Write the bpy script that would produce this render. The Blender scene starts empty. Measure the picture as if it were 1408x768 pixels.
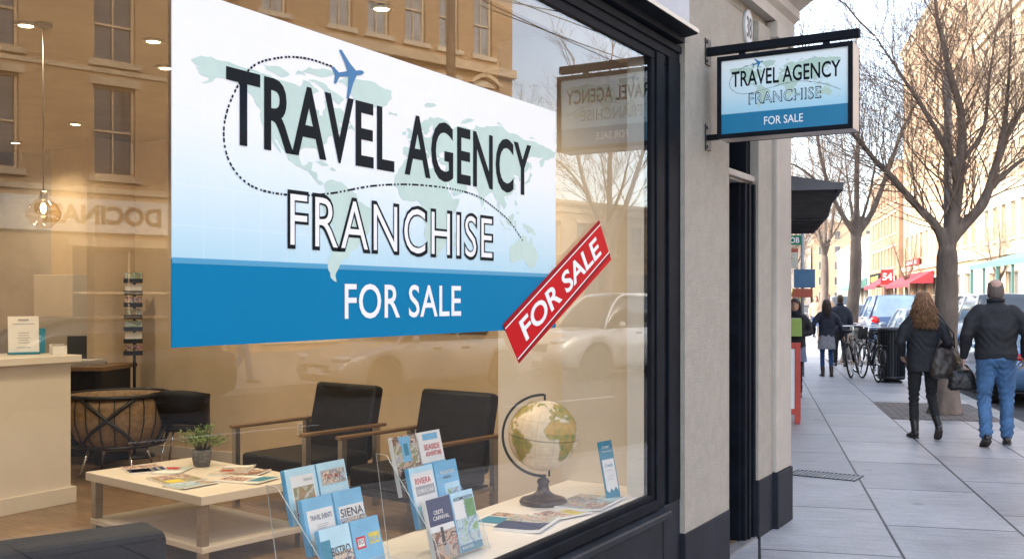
import bpy, bmesh, math, random
from mathutils import Vector, Matrix, noise
from mathutils.geometry import tessellate_polygon
R = math.radians
rng = random.Random(11)
sc = bpy.context.scene
col = sc.collection

# ------------------------------------------------------------------ materials
M = {}
def _nodes(name):
    m = bpy.data.materials.new(name); m.use_nodes = True
    nt = m.node_tree; b = nt.nodes['Principled BSDF']
    return m, nt, b
def mat(name, c, rough=.6, metal=0, var=.12, scale=6, bump=.15, bscale=70, spec=.5, emit=0, stretch=None, dirt=0, coat=0):
    """procedural surface: two noises vary the colour, a third gives relief"""
    m, nt, b = _nodes(name); N, Lk = nt.nodes.new, nt.links.new
    tc = N('ShaderNodeTexCoord'); src = tc.outputs['Object']
    if stretch:
        mp = N('ShaderNodeMapping'); mp.inputs['Scale'].default_value = stretch
        Lk(src, mp.inputs['Vector']); src = mp.outputs['Vector']
    n1 = N('ShaderNodeTexNoise'); n1.inputs['Scale'].default_value = scale; n1.inputs['Detail'].default_value = 6
    n1.inputs['Roughness'].default_value = .65; Lk(src, n1.inputs['Vector'])
    r = N('ShaderNodeValToRGB'); e = r.color_ramp.elements
    e[0].position, e[1].position = .32, .68
    lo = [max(0, x*(1-var)) for x in c]; hi = [min(1, x*(1+var)) for x in c]
    e[0].color = (*lo, 1); e[1].color = (*hi, 1); Lk(n1.outputs['Fac'], r.inputs['Fac'])
    out = r.outputs['Color']
    if dirt:
        n3 = N('ShaderNodeTexNoise'); n3.inputs['Scale'].default_value = scale*.27; n3.inputs['Detail'].default_value = 8
        Lk(src, n3.inputs['Vector'])
        r3 = N('ShaderNodeValToRGB'); r3.color_ramp.elements[0].position = .38; r3.color_ramp.elements[1].position = .62
        r3.color_ramp.elements[0].color = (1-dirt,)*3+(1,); r3.color_ramp.elements[1].color = (1, 1, 1, 1)
        Lk(n3.outputs['Fac'], r3.inputs['Fac'])
        mx = N('ShaderNodeMix'); mx.data_type = 'RGBA'; mx.blend_type = 'MULTIPLY'; mx.inputs['Factor'].default_value = 1
        Lk(out, mx.inputs['A']); Lk(r3.outputs['Color'], mx.inputs['B']); out = mx.outputs['Result']
    Lk(out, b.inputs['Base Color'])
    b.inputs['Roughness'].default_value = rough; b.inputs['Metallic'].default_value = metal
    b.inputs['Specular IOR Level'].default_value = spec
    if coat: b.inputs['Coat Weight'].default_value = coat; b.inputs['Coat Roughness'].default_value = .05
    if bump:
        n2 = N('ShaderNodeTexNoise'); n2.inputs['Scale'].default_value = bscale; n2.inputs['Detail'].default_value = 4
        Lk(src, n2.inputs['Vector'])
        bp = N('ShaderNodeBump'); bp.inputs['Strength'].default_value = bump; bp.inputs['Distance'].default_value = .01
        Lk(n2.outputs['Fac'], bp.inputs['Height']); Lk(bp.outputs['Normal'], b.inputs['Normal'])
    if emit:
        b.inputs['Emission Color'].default_value = (*c, 1); b.inputs['Emission Strength'].default_value = emit
    M[name] = m
    return m
def brickmat(name, c1, c2, mortar, bw, rh, ms, rough=.8, swap=None, off=(0, 0), dirt=.3, bump=.4, bias=0, offs=.5, vertical=False, uvaxis=None, nscale=1.5, spots=0):
    m, nt, b = _nodes(name); N, Lk = nt.nodes.new, nt.links.new
    tc = N('ShaderNodeTexCoord'); sp = N('ShaderNodeSeparateXYZ'); cb = N('ShaderNodeCombineXYZ')
    Lk(tc.outputs['Object'], sp.inputs[0])
    if vertical:     # walls: u = x + y, v = z
        ad = N('ShaderNodeMath'); Lk(sp.outputs[0], ad.inputs[0]); Lk(sp.outputs[1], ad.inputs[1])
        Lk(ad.outputs[0], cb.inputs[0]); Lk(sp.outputs[2], cb.inputs[1])
    else:
        a0 = N('ShaderNodeMath'); a1 = N('ShaderNodeMath')
        i, j = (1, 0) if swap else (0, 1)
        Lk(sp.outputs[i], a0.inputs[0]); a0.inputs[1].default_value = off[0]
        Lk(sp.outputs[j], a1.inputs[0]); a1.inputs[1].default_value = off[1]
        Lk(a0.outputs[0], cb.inputs[0]); Lk(a1.outputs[0], cb.inputs[1])
    br = N('ShaderNodeTexBrick'); Lk(cb.outputs[0], br.inputs['Vector'])
    br.inputs['Scale'].default_value = 1; br.inputs['Brick Width'].default_value = bw; br.inputs['Row Height'].default_value = rh
    br.inputs['Mortar Size'].default_value = ms; br.inputs['Mortar Smooth'].default_value = .15; br.inputs['Bias'].default_value = bias
    br.offset = offs
    br.inputs['Color1'].default_value = (*c1, 1); br.inputs['Color2'].default_value = (*c2, 1); br.inputs['Mortar'].default_value = (*mortar, 1)
    n = N('ShaderNodeTexNoise'); n.inputs['Scale'].default_value = nscale; n.inputs['Detail'].default_value = 9; n.inputs['Roughness'].default_value = .7
    Lk(tc.outputs['Object'], n.inputs['Vector'])
    r = N('ShaderNodeValToRGB'); r.color_ramp.elements[0].position = .35; r.color_ramp.elements[1].position = .62
    r.color_ramp.elements[0].color = (1-dirt,)*3+(1,); r.color_ramp.elements[1].color = (1, 1, 1, 1)
    Lk(n.outputs['Fac'], r.inputs['Fac'])
    mx = N('ShaderNodeMix'); mx.data_type = 'RGBA'; mx.blend_type = 'MULTIPLY'; mx.inputs['Factor'].default_value = 1
    Lk(br.outputs['Color'], mx.inputs['A']); Lk(r.outputs['Color'], mx.inputs['B'])
    n4 = N('ShaderNodeTexNoise'); n4.inputs['Scale'].default_value = 45; n4.inputs['Detail'].default_value = 3
    Lk(tc.outputs['Object'], n4.inputs['Vector'])
    r4 = N('ShaderNodeValToRGB'); r4.color_ramp.elements[0].position = .3; r4.color_ramp.elements[1].position = .7
    r4.color_ramp.elements[0].color = (.85,)*3+(1,); r4.color_ramp.elements[1].color = (1, 1, 1, 1)
    Lk(n4.outputs['Fac'], r4.inputs['Fac'])
    mx2 = N('ShaderNodeMix'); mx2.data_type = 'RGBA'; mx2.blend_type = 'MULTIPLY'; mx2.inputs['Factor'].default_value = 1
    Lk(mx.outputs['Result'], mx2.inputs['A']); Lk(r4.outputs['Color'], mx2.inputs['B'])
    res = mx2.outputs['Result']
    if spots:            # trodden gum, drips and long scuffs
        for sc_, lo_, hi_, dk in ((spots, .035, .06, .62), (spots*2.7, .05, .09, .78)):
            vo = N('ShaderNodeTexVoronoi'); vo.inputs['Scale'].default_value = sc_; Lk(tc.outputs['Object'], vo.inputs['Vector'])
            rr_ = N('ShaderNodeValToRGB'); rr_.color_ramp.elements[0].position = lo_; rr_.color_ramp.elements[1].position = hi_
            rr_.color_ramp.elements[0].color = (dk, dk, dk, 1); rr_.color_ramp.elements[1].color = (1, 1, 1, 1); Lk(vo.outputs['Distance'], rr_.inputs['Fac'])
            m3 = N('ShaderNodeMix'); m3.data_type = 'RGBA'; m3.blend_type = 'MULTIPLY'; m3.inputs['Factor'].default_value = .8
            Lk(res, m3.inputs['A']); Lk(rr_.outputs['Color'], m3.inputs['B']); res = m3.outputs['Result']
        mp_ = N('ShaderNodeMapping'); mp_.inputs['Scale'].default_value = (1.2, 9, 1); Lk(tc.outputs['Object'], mp_.inputs['Vector'])
        n5 = N('ShaderNodeTexNoise'); n5.inputs['Scale'].default_value = 2.5; n5.inputs['Detail'].default_value = 9; n5.inputs['Roughness'].default_value = .75; Lk(mp_.outputs['Vector'], n5.inputs['Vector'])
        r5 = N('ShaderNodeValToRGB'); r5.color_ramp.elements[0].position = .36; r5.color_ramp.elements[1].position = .60
        r5.color_ramp.elements[0].color = (.70, .69, .68, 1); r5.color_ramp.elements[1].color = (1.06, 1.06, 1.06, 1); Lk(n5.outputs['Fac'], r5.inputs['Fac'])
        m3 = N('ShaderNodeMix'); m3.data_type = 'RGBA'; m3.blend_type = 'MULTIPLY'; m3.inputs['Factor'].default_value = .75
        Lk(res, m3.inputs['A']); Lk(r5.outputs['Color'], m3.inputs['B']); res = m3.outputs['Result']
    Lk(res, b.inputs['Base Color'])
    mr = N('ShaderNodeMapRange'); mr.inputs['To Min'].default_value = max(.05, rough-.18); mr.inputs['To Max'].default_value = min(1, rough+.12)
    Lk(n.outputs['Fac'], mr.inputs['Value']); Lk(mr.outputs['Result'], b.inputs['Roughness'])
    sb = N('ShaderNodeMath'); sb.operation = 'SUBTRACT'; Lk(n4.outputs['Fac'], sb.inputs[0]); Lk(br.outputs['Fac'], sb.inputs[1])
    bp = N('ShaderNodeBump'); bp.inputs['Strength'].default_value = bump; bp.inputs['Distance'].default_value = .008
    Lk(sb.outputs[0], bp.inputs['Height']); Lk(bp.outputs['Normal'], b.inputs['Normal'])
    M[name] = m; return m
def woodmat(name, c, rough=.45, st=(1, 14, 14), plank=None):
    m, nt, b = _nodes(name); N, Lk = nt.nodes.new, nt.links.new
    tc = N('ShaderNodeTexCoord'); mp = N('ShaderNodeMapping'); mp.inputs['Scale'].default_value = st
    Lk(tc.outputs['Object'], mp.inputs['Vector'])
    n = N('ShaderNodeTexNoise'); n.inputs['Scale'].default_value = 3; n.inputs['Detail'].default_value = 8; n.inputs['Distortion'].default_value = .6
    Lk(mp.outputs['Vector'], n.inputs['Vector'])
    r = N('ShaderNodeValToRGB'); r.color_ramp.elements[0].position = .3; r.color_ramp.elements[1].position = .72
    r.color_ramp.elements[0].color = (*[x*.6 for x in c], 1); r.color_ramp.elements[1].color = (*[min(1, x*1.25) for x in c], 1)
    Lk(n.outputs['Fac'], r.inputs['Fac']); out = r.outputs['Color']
    if plank:
        br = N('ShaderNodeTexBrick'); Lk(tc.outputs['Object'], br.inputs['Vector']); br.inputs['Scale'].default_value = 1
        br.inputs['Brick Width'].default_value = plank[0]; br.inputs['Row Height'].default_value = plank[1]; br.inputs['Mortar Size'].default_value = .0025
        br.inputs['Color1'].default_value = (1, 1, 1, 1); br.inputs['Color2'].default_value = (.72, .72, .72, 1); br.inputs['Mortar'].default_value = (.25, .22, .2, 1)
        mx = N('ShaderNodeMix'); mx.data_type = 'RGBA'; mx.blend_type = 'MULTIPLY'; mx.inputs['Factor'].default_value = 1
        Lk(out, mx.inputs['A']); Lk(br.outputs['Color'], mx.inputs['B']); out = mx.outputs['Result']
    Lk(out, b.inputs['Base Color']); b.inputs['Roughness'].default_value = rough
    bp = N('ShaderNodeBump'); bp.inputs['Strength'].default_value = .12; bp.inputs['Distance'].default_value = .004
    Lk(n.outputs['Fac'], bp.inputs['Height']); Lk(bp.outputs['Normal'], b.inputs['Normal'])
    M[name] = m; return m
def printmat(name, cols, scale=30, kind='v', rough=.35):
    """printed photograph: blotches of several inks"""
    m, nt, b = _nodes(name); N, Lk = nt.nodes.new, nt.links.new
    tc = N('ShaderNodeTexCoord')
    n = N('ShaderNodeTexNoise'); n.inputs['Scale'].default_value = scale*.5; n.inputs['Detail'].default_value = 5; n.inputs['Roughness'].default_value = .7
    n.inputs['Distortion'].default_value = 1.2
    Lk(tc.outputs['Object'], n.inputs['Vector'])
    r = N('ShaderNodeValToRGB'); r.color_ramp.interpolation = 'LINEAR' if kind == 's' else 'CONSTANT'
    el = r.color_ramp.elements
    k = len(cols)
    el[0].position = 0; el[0].color = (*cols[0], 1); el[1].position = .30+.4*1/k; el[1].color = (*cols[1], 1)
    for i in range(2, k):
        e = el.new(.30+.4*i/k); e.color = (*cols[i], 1)
    src = n.outputs['Fac']
    if kind == 'v':
        v = N('ShaderNodeTexVoronoi'); v.inputs['Scale'].default_value = scale; v.inputs['Randomness'].default_value = 1
        ds = N('ShaderNodeMix'); ds.data_type = 'RGBA'; ds.inputs['Factor'].default_value = .12
        Lk(tc.outputs['Object'], ds.inputs['A']); Lk(n.outputs['Color'], ds.inputs['B']); Lk(ds.outputs['Result'], v.inputs['Vector'])
        s2 = N('ShaderNodeSeparateColor'); Lk(v.outputs['Color'], s2.inputs[0])
        mm = N('ShaderNodeMix'); mm.inputs['Factor'].default_value = .45
        Lk(n.outputs['Fac'], mm.inputs['A']); Lk(s2.outputs[0], mm.inputs['B']); src = mm.outputs['Result']
    Lk(src, r.inputs['Fac']); Lk(r.outputs['Color'], b.inputs['Base Color']); b.inputs['Roughness'].default_value = rough
    M[name] = m; return m
def gradmat(name, stops, axis=2, lo=0, hi=1, rough=.4, grid=None, emit=0, spec=.25):
    """printed vertical colour wash, optional pale grid"""
    m, nt, b = _nodes(name); N, Lk = nt.nodes.new, nt.links.new
    tc = N('ShaderNodeTexCoord'); sp = N('ShaderNodeSeparateXYZ'); Lk(tc.outputs['Object'], sp.inputs[0])
    mr = N('ShaderNodeMapRange'); mr.inputs['From Min'].default_value = lo; mr.inputs['From Max'].default_value = hi
    nz = N('ShaderNodeTexNoise'); nz.inputs['Scale'].default_value = 1.4; nz.inputs['Detail'].default_value = 2; Lk(tc.outputs['Object'], nz.inputs['Vector'])
    ad = N('ShaderNodeMath'); ad.operation = 'MULTIPLY_ADD'; ad.inputs[1].default_value = .18*(hi-lo); Lk(nz.outputs['Fac'], ad.inputs[0]); Lk(sp.outputs[axis], ad.inputs[2])
    Lk(ad.outputs[0], mr.inputs['Value'])
    r = N('ShaderNodeValToRGB'); el = r.color_ramp.elements
    el[0].position = stops[0][0]; el[0].color = (*stops[0][1], 1); el[1].position = stops[-1][0]; el[1].color = (*stops[-1][1], 1)
    for p, c in stops[1:-1]:
        e = el.new(p); e.color = (*c, 1)
    Lk(mr.outputs['Result'], r.inputs['Fac']); out = r.outputs['Color']
    if grid:
        br = N('ShaderNodeTexBrick'); cb = N('ShaderNodeCombineXYZ'); Lk(sp.outputs[1 if grid[1] == 'y' else 0], cb.inputs[0]); Lk(sp.outputs[2], cb.inputs[1])
        Lk(cb.outputs[0], br.inputs['Vector']); br.offset = 0; br.inputs['Scale'].default_value = 1
        br.inputs['Brick Width'].default_value = grid[0]; br.inputs['Row Height'].default_value = grid[0]; br.inputs['Mortar Size'].default_value = .0016
        gm = N('ShaderNodeMath'); gm.operation = 'MULTIPLY'; gm.inputs[1].default_value = .16; Lk(br.outputs['Fac'], gm.inputs[0])
        mx = N('ShaderNodeMix'); mx.data_type = 'RGBA'; Lk(gm.outputs[0], mx.inputs['Factor']); Lk(out, mx.inputs['A']); mx.inputs['B'].default_value = (1, 1, 1, 1); out = mx.outputs['Result']
    Lk(out, b.inputs['Base Color']); b.inputs['Roughness'].default_value = rough
    n6 = N('ShaderNodeTexNoise'); n6.inputs['Scale'].default_value = 3.5; n6.inputs['Detail'].default_value = 2; Lk(tc.outputs['Object'], n6.inputs['Vector'])
    b6 = N('ShaderNodeBump'); b6.inputs['Strength'].default_value = .25; b6.inputs['Distance'].default_value = .01; Lk(n6.outputs['Fac'], b6.inputs['Height']); Lk(b6.outputs['Normal'], b.inputs['Normal'])
    b.inputs['Specular IOR Level'].default_value = spec
    if emit:
        Lk(out, b.inputs['Emission Color']); b.inputs['Emission Strength'].default_value = emit
    M[name] = m; return m
def glassmat(name, tint=(1, 1, 1), f0=.06, rough=.0, refl=(1, 1, 1), power=5):
    """clear pane: Schlick reflection over a see-through body, the same from both sides"""
    m, nt, b = _nodes(name); N, Lk = nt.nodes.new, nt.links.new
    nt.nodes.remove(b); o = nt.nodes['Material Output']
    t = N('ShaderNodeBsdfTransparent'); t.inputs[0].default_value = (*tint, 1)
    g = N('ShaderNodeBsdfGlossy'); g.inputs['Roughness'].default_value = rough; g.inputs['Color'].default_value = (*refl, 1)
    ge = N('ShaderNodeNewGeometry'); dt = N('ShaderNodeVectorMath'); dt.operation = 'DOT_PRODUCT'
    Lk(ge.outputs['Incoming'], dt.inputs[0]); Lk(ge.outputs['Normal'], dt.inputs[1])
    def mth(op, a, c, cl=False):
        x = N('ShaderNodeMath'); x.operation = op; x.use_clamp = cl
        for i, q in enumerate((a, c)):
            if q is None: continue
            if isinstance(q, (int, float)): x.inputs[i].default_value = q
            else: Lk(q, x.inputs[i])
        return x.outputs[0]
    ab = mth('ABSOLUTE', dt.outputs['Value'], None); iv = mth('SUBTRACT', 1.0, ab, True); pw = mth('POWER', iv, power)
    fr = mth('ADD', mth('MULTIPLY', pw, 1-f0), f0, True)
    x = N('ShaderNodeMixShader'); Lk(fr, x.inputs[0]); Lk(t.outputs[0], x.inputs[1]); Lk(g.outputs[0], x.inputs[2])
    Lk(x.outputs[0], o.inputs['Surface']); M[name] = m; return m

def emat(name, c, s):
    m, nt, b = _nodes(name)
    b.inputs['Base Color'].default_value = (*c, 1); b.inputs['Emission Color'].default_value = (*c, 1); b.inputs['Emission Strength'].default_value = s
    M[name] = m; return m

mat('stucco', (.45, .405, .34), .9, var=.055, scale=45, bump=.9, bscale=170, dirt=.085)
mat('stucco_trim', (.48, .43, .37), .85, var=.1, scale=2.5, bump=.3, bscale=110, dirt=.22)
mat('plinth_black', (.016, .019, .028), .6, spec=.25, var=.3, scale=5, bump=.12, bscale=90, dirt=.2)
mat('frame_black', (.008, .010, .015), .6, var=.35, scale=7, bump=.05, bscale=60, spec=.10)
mat('sill_black', (.018, .021, .028), .45, spec=.25, var=.35, scale=9, bump=.1, bscale=60, dirt=.3)
mat('fascia_grey', (.42, .44, .5), .4, var=.06, scale=3, bump=.03, metal=.1)
mat('cream_paint', (.62, .56, .47), .55, var=.05, scale=3, bump=.05)
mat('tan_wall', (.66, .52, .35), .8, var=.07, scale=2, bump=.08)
mat('dark_tan_wall', (.30, .21, .115), .8, var=.1, scale=2, bump=.08)
mat('pale_wall', (.68, .62, .54), .75, var=.04, scale=2, bump=.05)
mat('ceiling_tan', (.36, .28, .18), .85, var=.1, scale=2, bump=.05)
mat('white_laminate', (.72, .66, .57), .35, var=.03, scale=4, bump=.02)
mat('shelf_white', (.78, .74, .68), .35, var=.03, scale=4, bump=.02)
woodmat('floor_wood', (.30, .20, .12), .35, st=(2, 16, 2), plank=(1.3, .16))
woodmat('arm_wood', (.20, .115, .055), .35, st=(14, 1.2, 14))
woodmat('globe_wood', (.05, .028, .02), .3, st=(8, 8, 2))
mat('leather', (.011, .011, .013), .45, var=.3, scale=10, bump=.3, bscale=130, spec=.3)
mat('leather_navy', (.006, .010, .018), .55, var=.3, scale=10, bump=.25, bscale=130, spec=.12)
mat('steel', (.42, .39, .35), .32, metal=.9, var=.1, scale=12, bump=.03, stretch=(1, 1, 12))
mat('chrome', (.75, .74, .72), .14, metal=1, var=.05, bump=0)
mat('dark_metal', (.03, .032, .036), .4, metal=.5, var=.25, bump=.08)
mat('black_plastic', (.012, .012, .013), .35, var=.2, bump=.04)
mat('poster_ink', (.006, .010, .014), .6, var=.1, bump=0, spec=.12)
mat('poster_white', (.90, .90, .90), .4, var=.01, bump=0)
gradmat('poster_wash', [(0, (.27, .55, .70)), (.3, (.45, .70, .80)), (.62, (.74, .86, .89)), (.85, (.90, .92, .92)), (1, (.92, .92, .92))], 2, .06, .76, grid=(.105, 'y'))
gradmat('poster_blue', [(0, (.002, .185, .37)), (1, (.003, .205, .40))], 2, -.3, .3, rough=.6, spec=.08)
mat('poster_blue_line', (.06, .34, .55), .4, var=.02, bump=0)
mat('map_green', (.54, .70, .63), .45, var=.06, scale=5, bump=0)
mat('plane_blue', (.01, .17, .38), .4, var=.05, bump=0)
mat('sticker_red', (.56, .004, .010), .5, var=.06, scale=4, bump=0, spec=.12)
mat('sticker_dark_red', (.30, .004, .010), .5, var=.06, bump=0, spec=.12)
mat('lightbox_side', (.50, .44, .40), .35, metal=.25, var=.12, scale=8, bump=.04)
gradmat('lightbox_wash', [(0, (.30, .60, .76)), (.45, (.62, .79, .84)), (1, (.80, .86, .86))], 2, -.1, .23, emit=.06)
mat('lightbox_blue', (.008, .17, .32), .35, var=.06, bump=0, emit=.12)
mat('map_light', (.50, .66, .56), .4, var=.05, bump=0)
glassmat('window_glass', tint=(.97, .975, .97), f0=.075, power=3.9, refl=(1, .98, .95))
glassmat('acrylic', tint=(.96, .97, .98), f0=.04)
mat('acrylic_edge', (.62, .68, .70), .2, var=.05, bump=0)
glassmat('lamp_glass', tint=(1, .90, .72), f0=.05)
mat('pane_dark', (.05, .06, .075), .08, var=.5, scale=.8, bump=.02, bscale=3, spec=.9)
mat('pane_pale', (.30, .31, .32), .1, var=.4, scale=.9, bump=.02, bscale=3, spec=.9)
mat('pane_far', (.12, .12, .12), .2, var=.45, scale=.3, bump=0, spec=.7)
emat('lamp_glow', (1, .78, .45), 14)
emat('bulb_glow', (1, .70, .34), 26)
brickmat('pavement', (.50, .495, .505), (.40, .398, .412), (.03, .033, .04), 1.45, .868, .010, .52, swap=True, off=(.55, .85), dirt=.30, bump=.35, offs=.37, nscale=.9, spots=1.1)
brickmat('far_pavement', (.30, .30, .30), (.26, .26, .26), (.1, .1, .1), 1.2, .9, .01, .7, swap=True, dirt=.2)
brickmat('pit_bricks', (.26, .22, .19), (.19, .165, .15), (.07, .06, .055), .2, .1, .012, .85, dirt=.4, bump=.8, nscale=4)
mat('asphalt', (.055, .056, .060), .85, var=.22, scale=3, bump=.6, bscale=160, dirt=.25)
mat('ground_mat', (.12, .12, .11), .95, var=.2, scale=.5, bump=0)
mat('kerb_stone', (.38, .37, .35), .8, var=.14, scale=5, bump=.3, dirt=.2)
mat('road_paint', (.62, .61, .58), .7, var=.2, scale=9, bump=.2)
mat('threshold_stone', (.21, .20, .195), .7, var=.14, scale=12, bump=.3, dirt=.2)
brickmat('brick_tan', (.54, .35, .19), (.47, .30, .16), (.40, .28, .17), .24, .085, .008, .9, dirt=.16, bump=.2, vertical=True, nscale=.6)
mat('stone_trim', (.56, .43, .29), .85, var=.12, scale=2, bump=.2, dirt=.15)
mat('shop_pale', (.58, .55, .50), .7, var=.08, scale=1, bump=.05)
mat('far_cream', (.50, .385, .265), .9, var=.06, scale=.4, bump=.05, dirt=.08)
mat('far_peach', (.52, .355, .225), .9, var=.06, scale=.3, bump=.05, dirt=.08)
mat('far_brick', (.36, .21, .13), .9, var=.1, scale=.5, bump=.05, dirt=.1)
mat('far_white', (.52, .48, .43), .9, var=.05, scale=.5, bump=.05, dirt=.1)
mat('far_trim', (.58, .48, .36), .85, var=.05, scale=.5, bump=0)
mat('teal_canopy', (.10, .22, .20), .6, var=.12, scale=1, bump=.05)
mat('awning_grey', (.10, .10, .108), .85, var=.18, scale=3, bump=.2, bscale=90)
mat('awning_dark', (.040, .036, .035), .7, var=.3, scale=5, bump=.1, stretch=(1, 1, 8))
mat('awning_red', (.34, .03, .045), .75, var=.15, scale=2, bump=.05)
mat('signal_red', (.36, .02, .025), .5, var=.1, scale=3, bump=.02)
mat('board_red', (.50, .055, .03), .5, var=.14, scale=6, bump=.05)
mat('sign_green', (.01, .20, .10), .45, var=.1, bump=0)
mat('sign_blue', (.07, .17, .30), .45, var=.12, bump=0)
mat('notice_cream', (.60, .60, .50), .6, var=.08, bump=0)
mat('galvanised', (.32, .34, .36), .5, metal=.5, var=.2, scale=9, bump=.08, dirt=.2)
mat('twig', (.24, .17, .125), .9, var=.3, scale=5, bump=0)
mat('bark', (.18, .142, .115), .95, var=.35, scale=7, bump=1, bscale=28, stretch=(1, 1, .3), dirt=.25)
mat('bark_warm', (.15, .10, .065), .95, var=.3, scale=7, bump=.7, bscale=28, stretch=(1, 1, .3))
mat('skin', (.50, .30, .22), .55, var=.06, scale=20, bump=.05)
mat('skin_scalp', (.46, .28, .215), .45, var=.06, scale=20, bump=.05)
mat('hair_brown', (.20, .098, .042), .5, var=.4, scale=18, bump=.3)
mat('hair_dark', (.045, .025, .016), .5, var=.4, scale=18, bump=.3)
mat('hair_grey', (.13, .10, .085), .8, var=.3, scale=60, bump=.4)
mat('cloth_black', (.011, .012, .016), .75, var=.3, scale=12, bump=.25, bscale=220)
mat('cloth_navy', (.012, .017, .032), .8, var=.3, scale=12, bump=.25, bscale=200)
mat('trouser_black', (.010, .011, .013), .85, var=.25, scale=12, bump=.2, bscale=220)
mat('denim', (.055, .13, .26), .85, var=.5, scale=5, bump=.35, bscale=260)
mat('denim_dark', (.02, .06, .17), .85, var=.25, scale=6, bump=.3, bscale=260)
mat('cloth_grey', (.25, .25, .27), .9, var=.2, scale=20, bump=.2, bscale=200)
mat('cloth_bluegrey', (.17, .21, .30), .9, var=.25, scale=14, bump=.2, bscale=200)
mat('cloth_olive', (.14, .17, .05), .85, var=.2, scale=8, bump=.2)
mat('cloth_red', (.42, .03, .03), .85, var=.15, bump=.2)
mat('cloth_beige', (.55, .36, .24), .85, var=.12, bump=.2)
mat('cloth_blue', (.06, .14, .36), .85, var=.15, bump=.2)
mat('folder_green', (.55, .75, .2), .5, var=.08, bump=.02)
mat('shoe_black', (.012, .011, .011), .35, var=.3, bump=.1)
mat('shoe_brown', (.035, .022, .016), .45, var=.3, bump=.1)
mat('sole', (.05, .04, .035), .8, var=.2, bump=.1)
mat('bag_brown', (.040, .030, .026), .4, var=.3, scale=7, bump=.25, bscale=110)
mat('bag_black', (.010, .010, .011), .4, var=.3, scale=7, bump=.25, bscale=110)
mat('eye_dark', (.02, .015, .012), .2, var=.1, bump=0)
mat('lip', (.36, .13, .11), .5, var=.05, bump=0)
mat('tyre', (.016, .016, .017), .85, var=.2, bump=.2)
mat('rim', (.45, .46, .48), .3, metal=.9, var=.1, bump=0)
for nm, c in (('paint_blue', (.10, .20, .36)), ('paint_white', (.56, .56, .55)), ('paint_silver', (.40, .41, .42)), ('paint_black', (.015, .016, .019)), ('paint_navy', (.03, .06, .14)), ('paint_red', (.35, .02, .02)), ('paint_slate', (.16, .20, .26))):
    mat(nm, c, .28, metal=.25, var=.05, scale=1.2, bump=0, coat=.8)
mat('car_glass', (.03, .04, .05), .05, var=.3, scale=.8, bump=0, spec=1)
mat('car_glass_blue', (.16, .24, .33), .06, var=.25, scale=1.2, bump=0, spec=1)
mat('lamp_clear', (.65, .66, .68), .12, var=.1, bump=0, metal=.3)
mat('lamp_red', (.35, .01, .01), .2, var=.1, bump=0)
mat('plate_white', (.7, .7, .68), .5, var=.03, bump=0)
mat('paper_white', (.80, .79, .76), .5, var=.03, bump=0)
mat('paper_grey', (.50, .47, .42), .6, var=.15, scale=30, bump=0)
mat('print_ink', (.03, .035, .05), .5, var=.1, bump=0)
mat('print_grey', (.35, .36, .38), .5, var=.1, bump=0)
mat('print_red', (.55, .03, .05), .45, var=.1, bump=0)
mat('print_navy', (.012, .035, .12), .4, var=.1, bump=0)
mat('print_sky', (.16, .46, .70), .4, var=.12, scale=8, bump=0)
mat('print_pale', (.46, .72, .84), .4, var=.1, scale=9, bump=0)
mat('print_teal', (.012, .22, .34), .4, var=.06, bump=0)
mat('print_yellow', (.75, .60, .08), .4, var=.1, bump=0)
mat('print_rust', (.42, .10, .06), .4, var=.2, scale=30, bump=0)
mat('print_green', (.12, .30, .10), .4, var=.3, scale=40, bump=0)
printmat('photo_town', [(.55, .40, .25), (.35, .14, .08), (.75, .66, .52), (.18, .16, .2), (.5, .62, .7)], 38, 's')
printmat('photo_coast', [(.05, .16, .32), (.22, .45, .62), (.70, .74, .72), (.12, .26, .14), (.65, .45, .25)], 22, 's')
printmat('photo_food', [(.14, .05, .03), (.45, .14, .06), (.62, .50, .40), (.08, .04, .03), (.30, .10, .05)], 40, 's')
printmat('photo_hills', [(.30, .12, .07), (.44, .24, .14), (.20, .24, .12), (.62, .55, .46), (.28, .30, .36)], 26, 's')
printmat('photo_park', [(.07, .20, .07), (.25, .42, .18), (.55, .70, .80), (.16, .28, .42), (.7, .72, .62)], 26, 's')
printmat('photo_crowd', [(.06, .05, .07), (.50, .30, .18), (.75, .62, .45), (.10, .14, .34), (.60, .16, .10), (.8, .75, .65)], 60)
mat('pot_stone', (.12, .115, .11), .85, var=.45, scale=60, bump=.4)
mat('plant_leaf', (.14, .22, .05), .6, var=.4, scale=25, bump=.1)
mat('plant_stem', (.08, .07, .03), .8, var=.2)
mat('soil', (.03, .022, .016), .95, var=.3, bump=.5)
mat('laptop_grey', (.16, .15, .14), .4, metal=.4, var=.1, bump=0)
mat('wire_dark', (.02, .02, .02), .6, var=.1, bump=0)
mat('rattan', (.27, .175, .095), .6, var=.3, scale=25, bump=.4, bscale=60)
mat('far_foliage', (.30, .36, .06), .8, var=.4, scale=2, bump=0)
mat('plaque_white', (.55, .55, .55), .4, var=.15, bump=.1)

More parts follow.
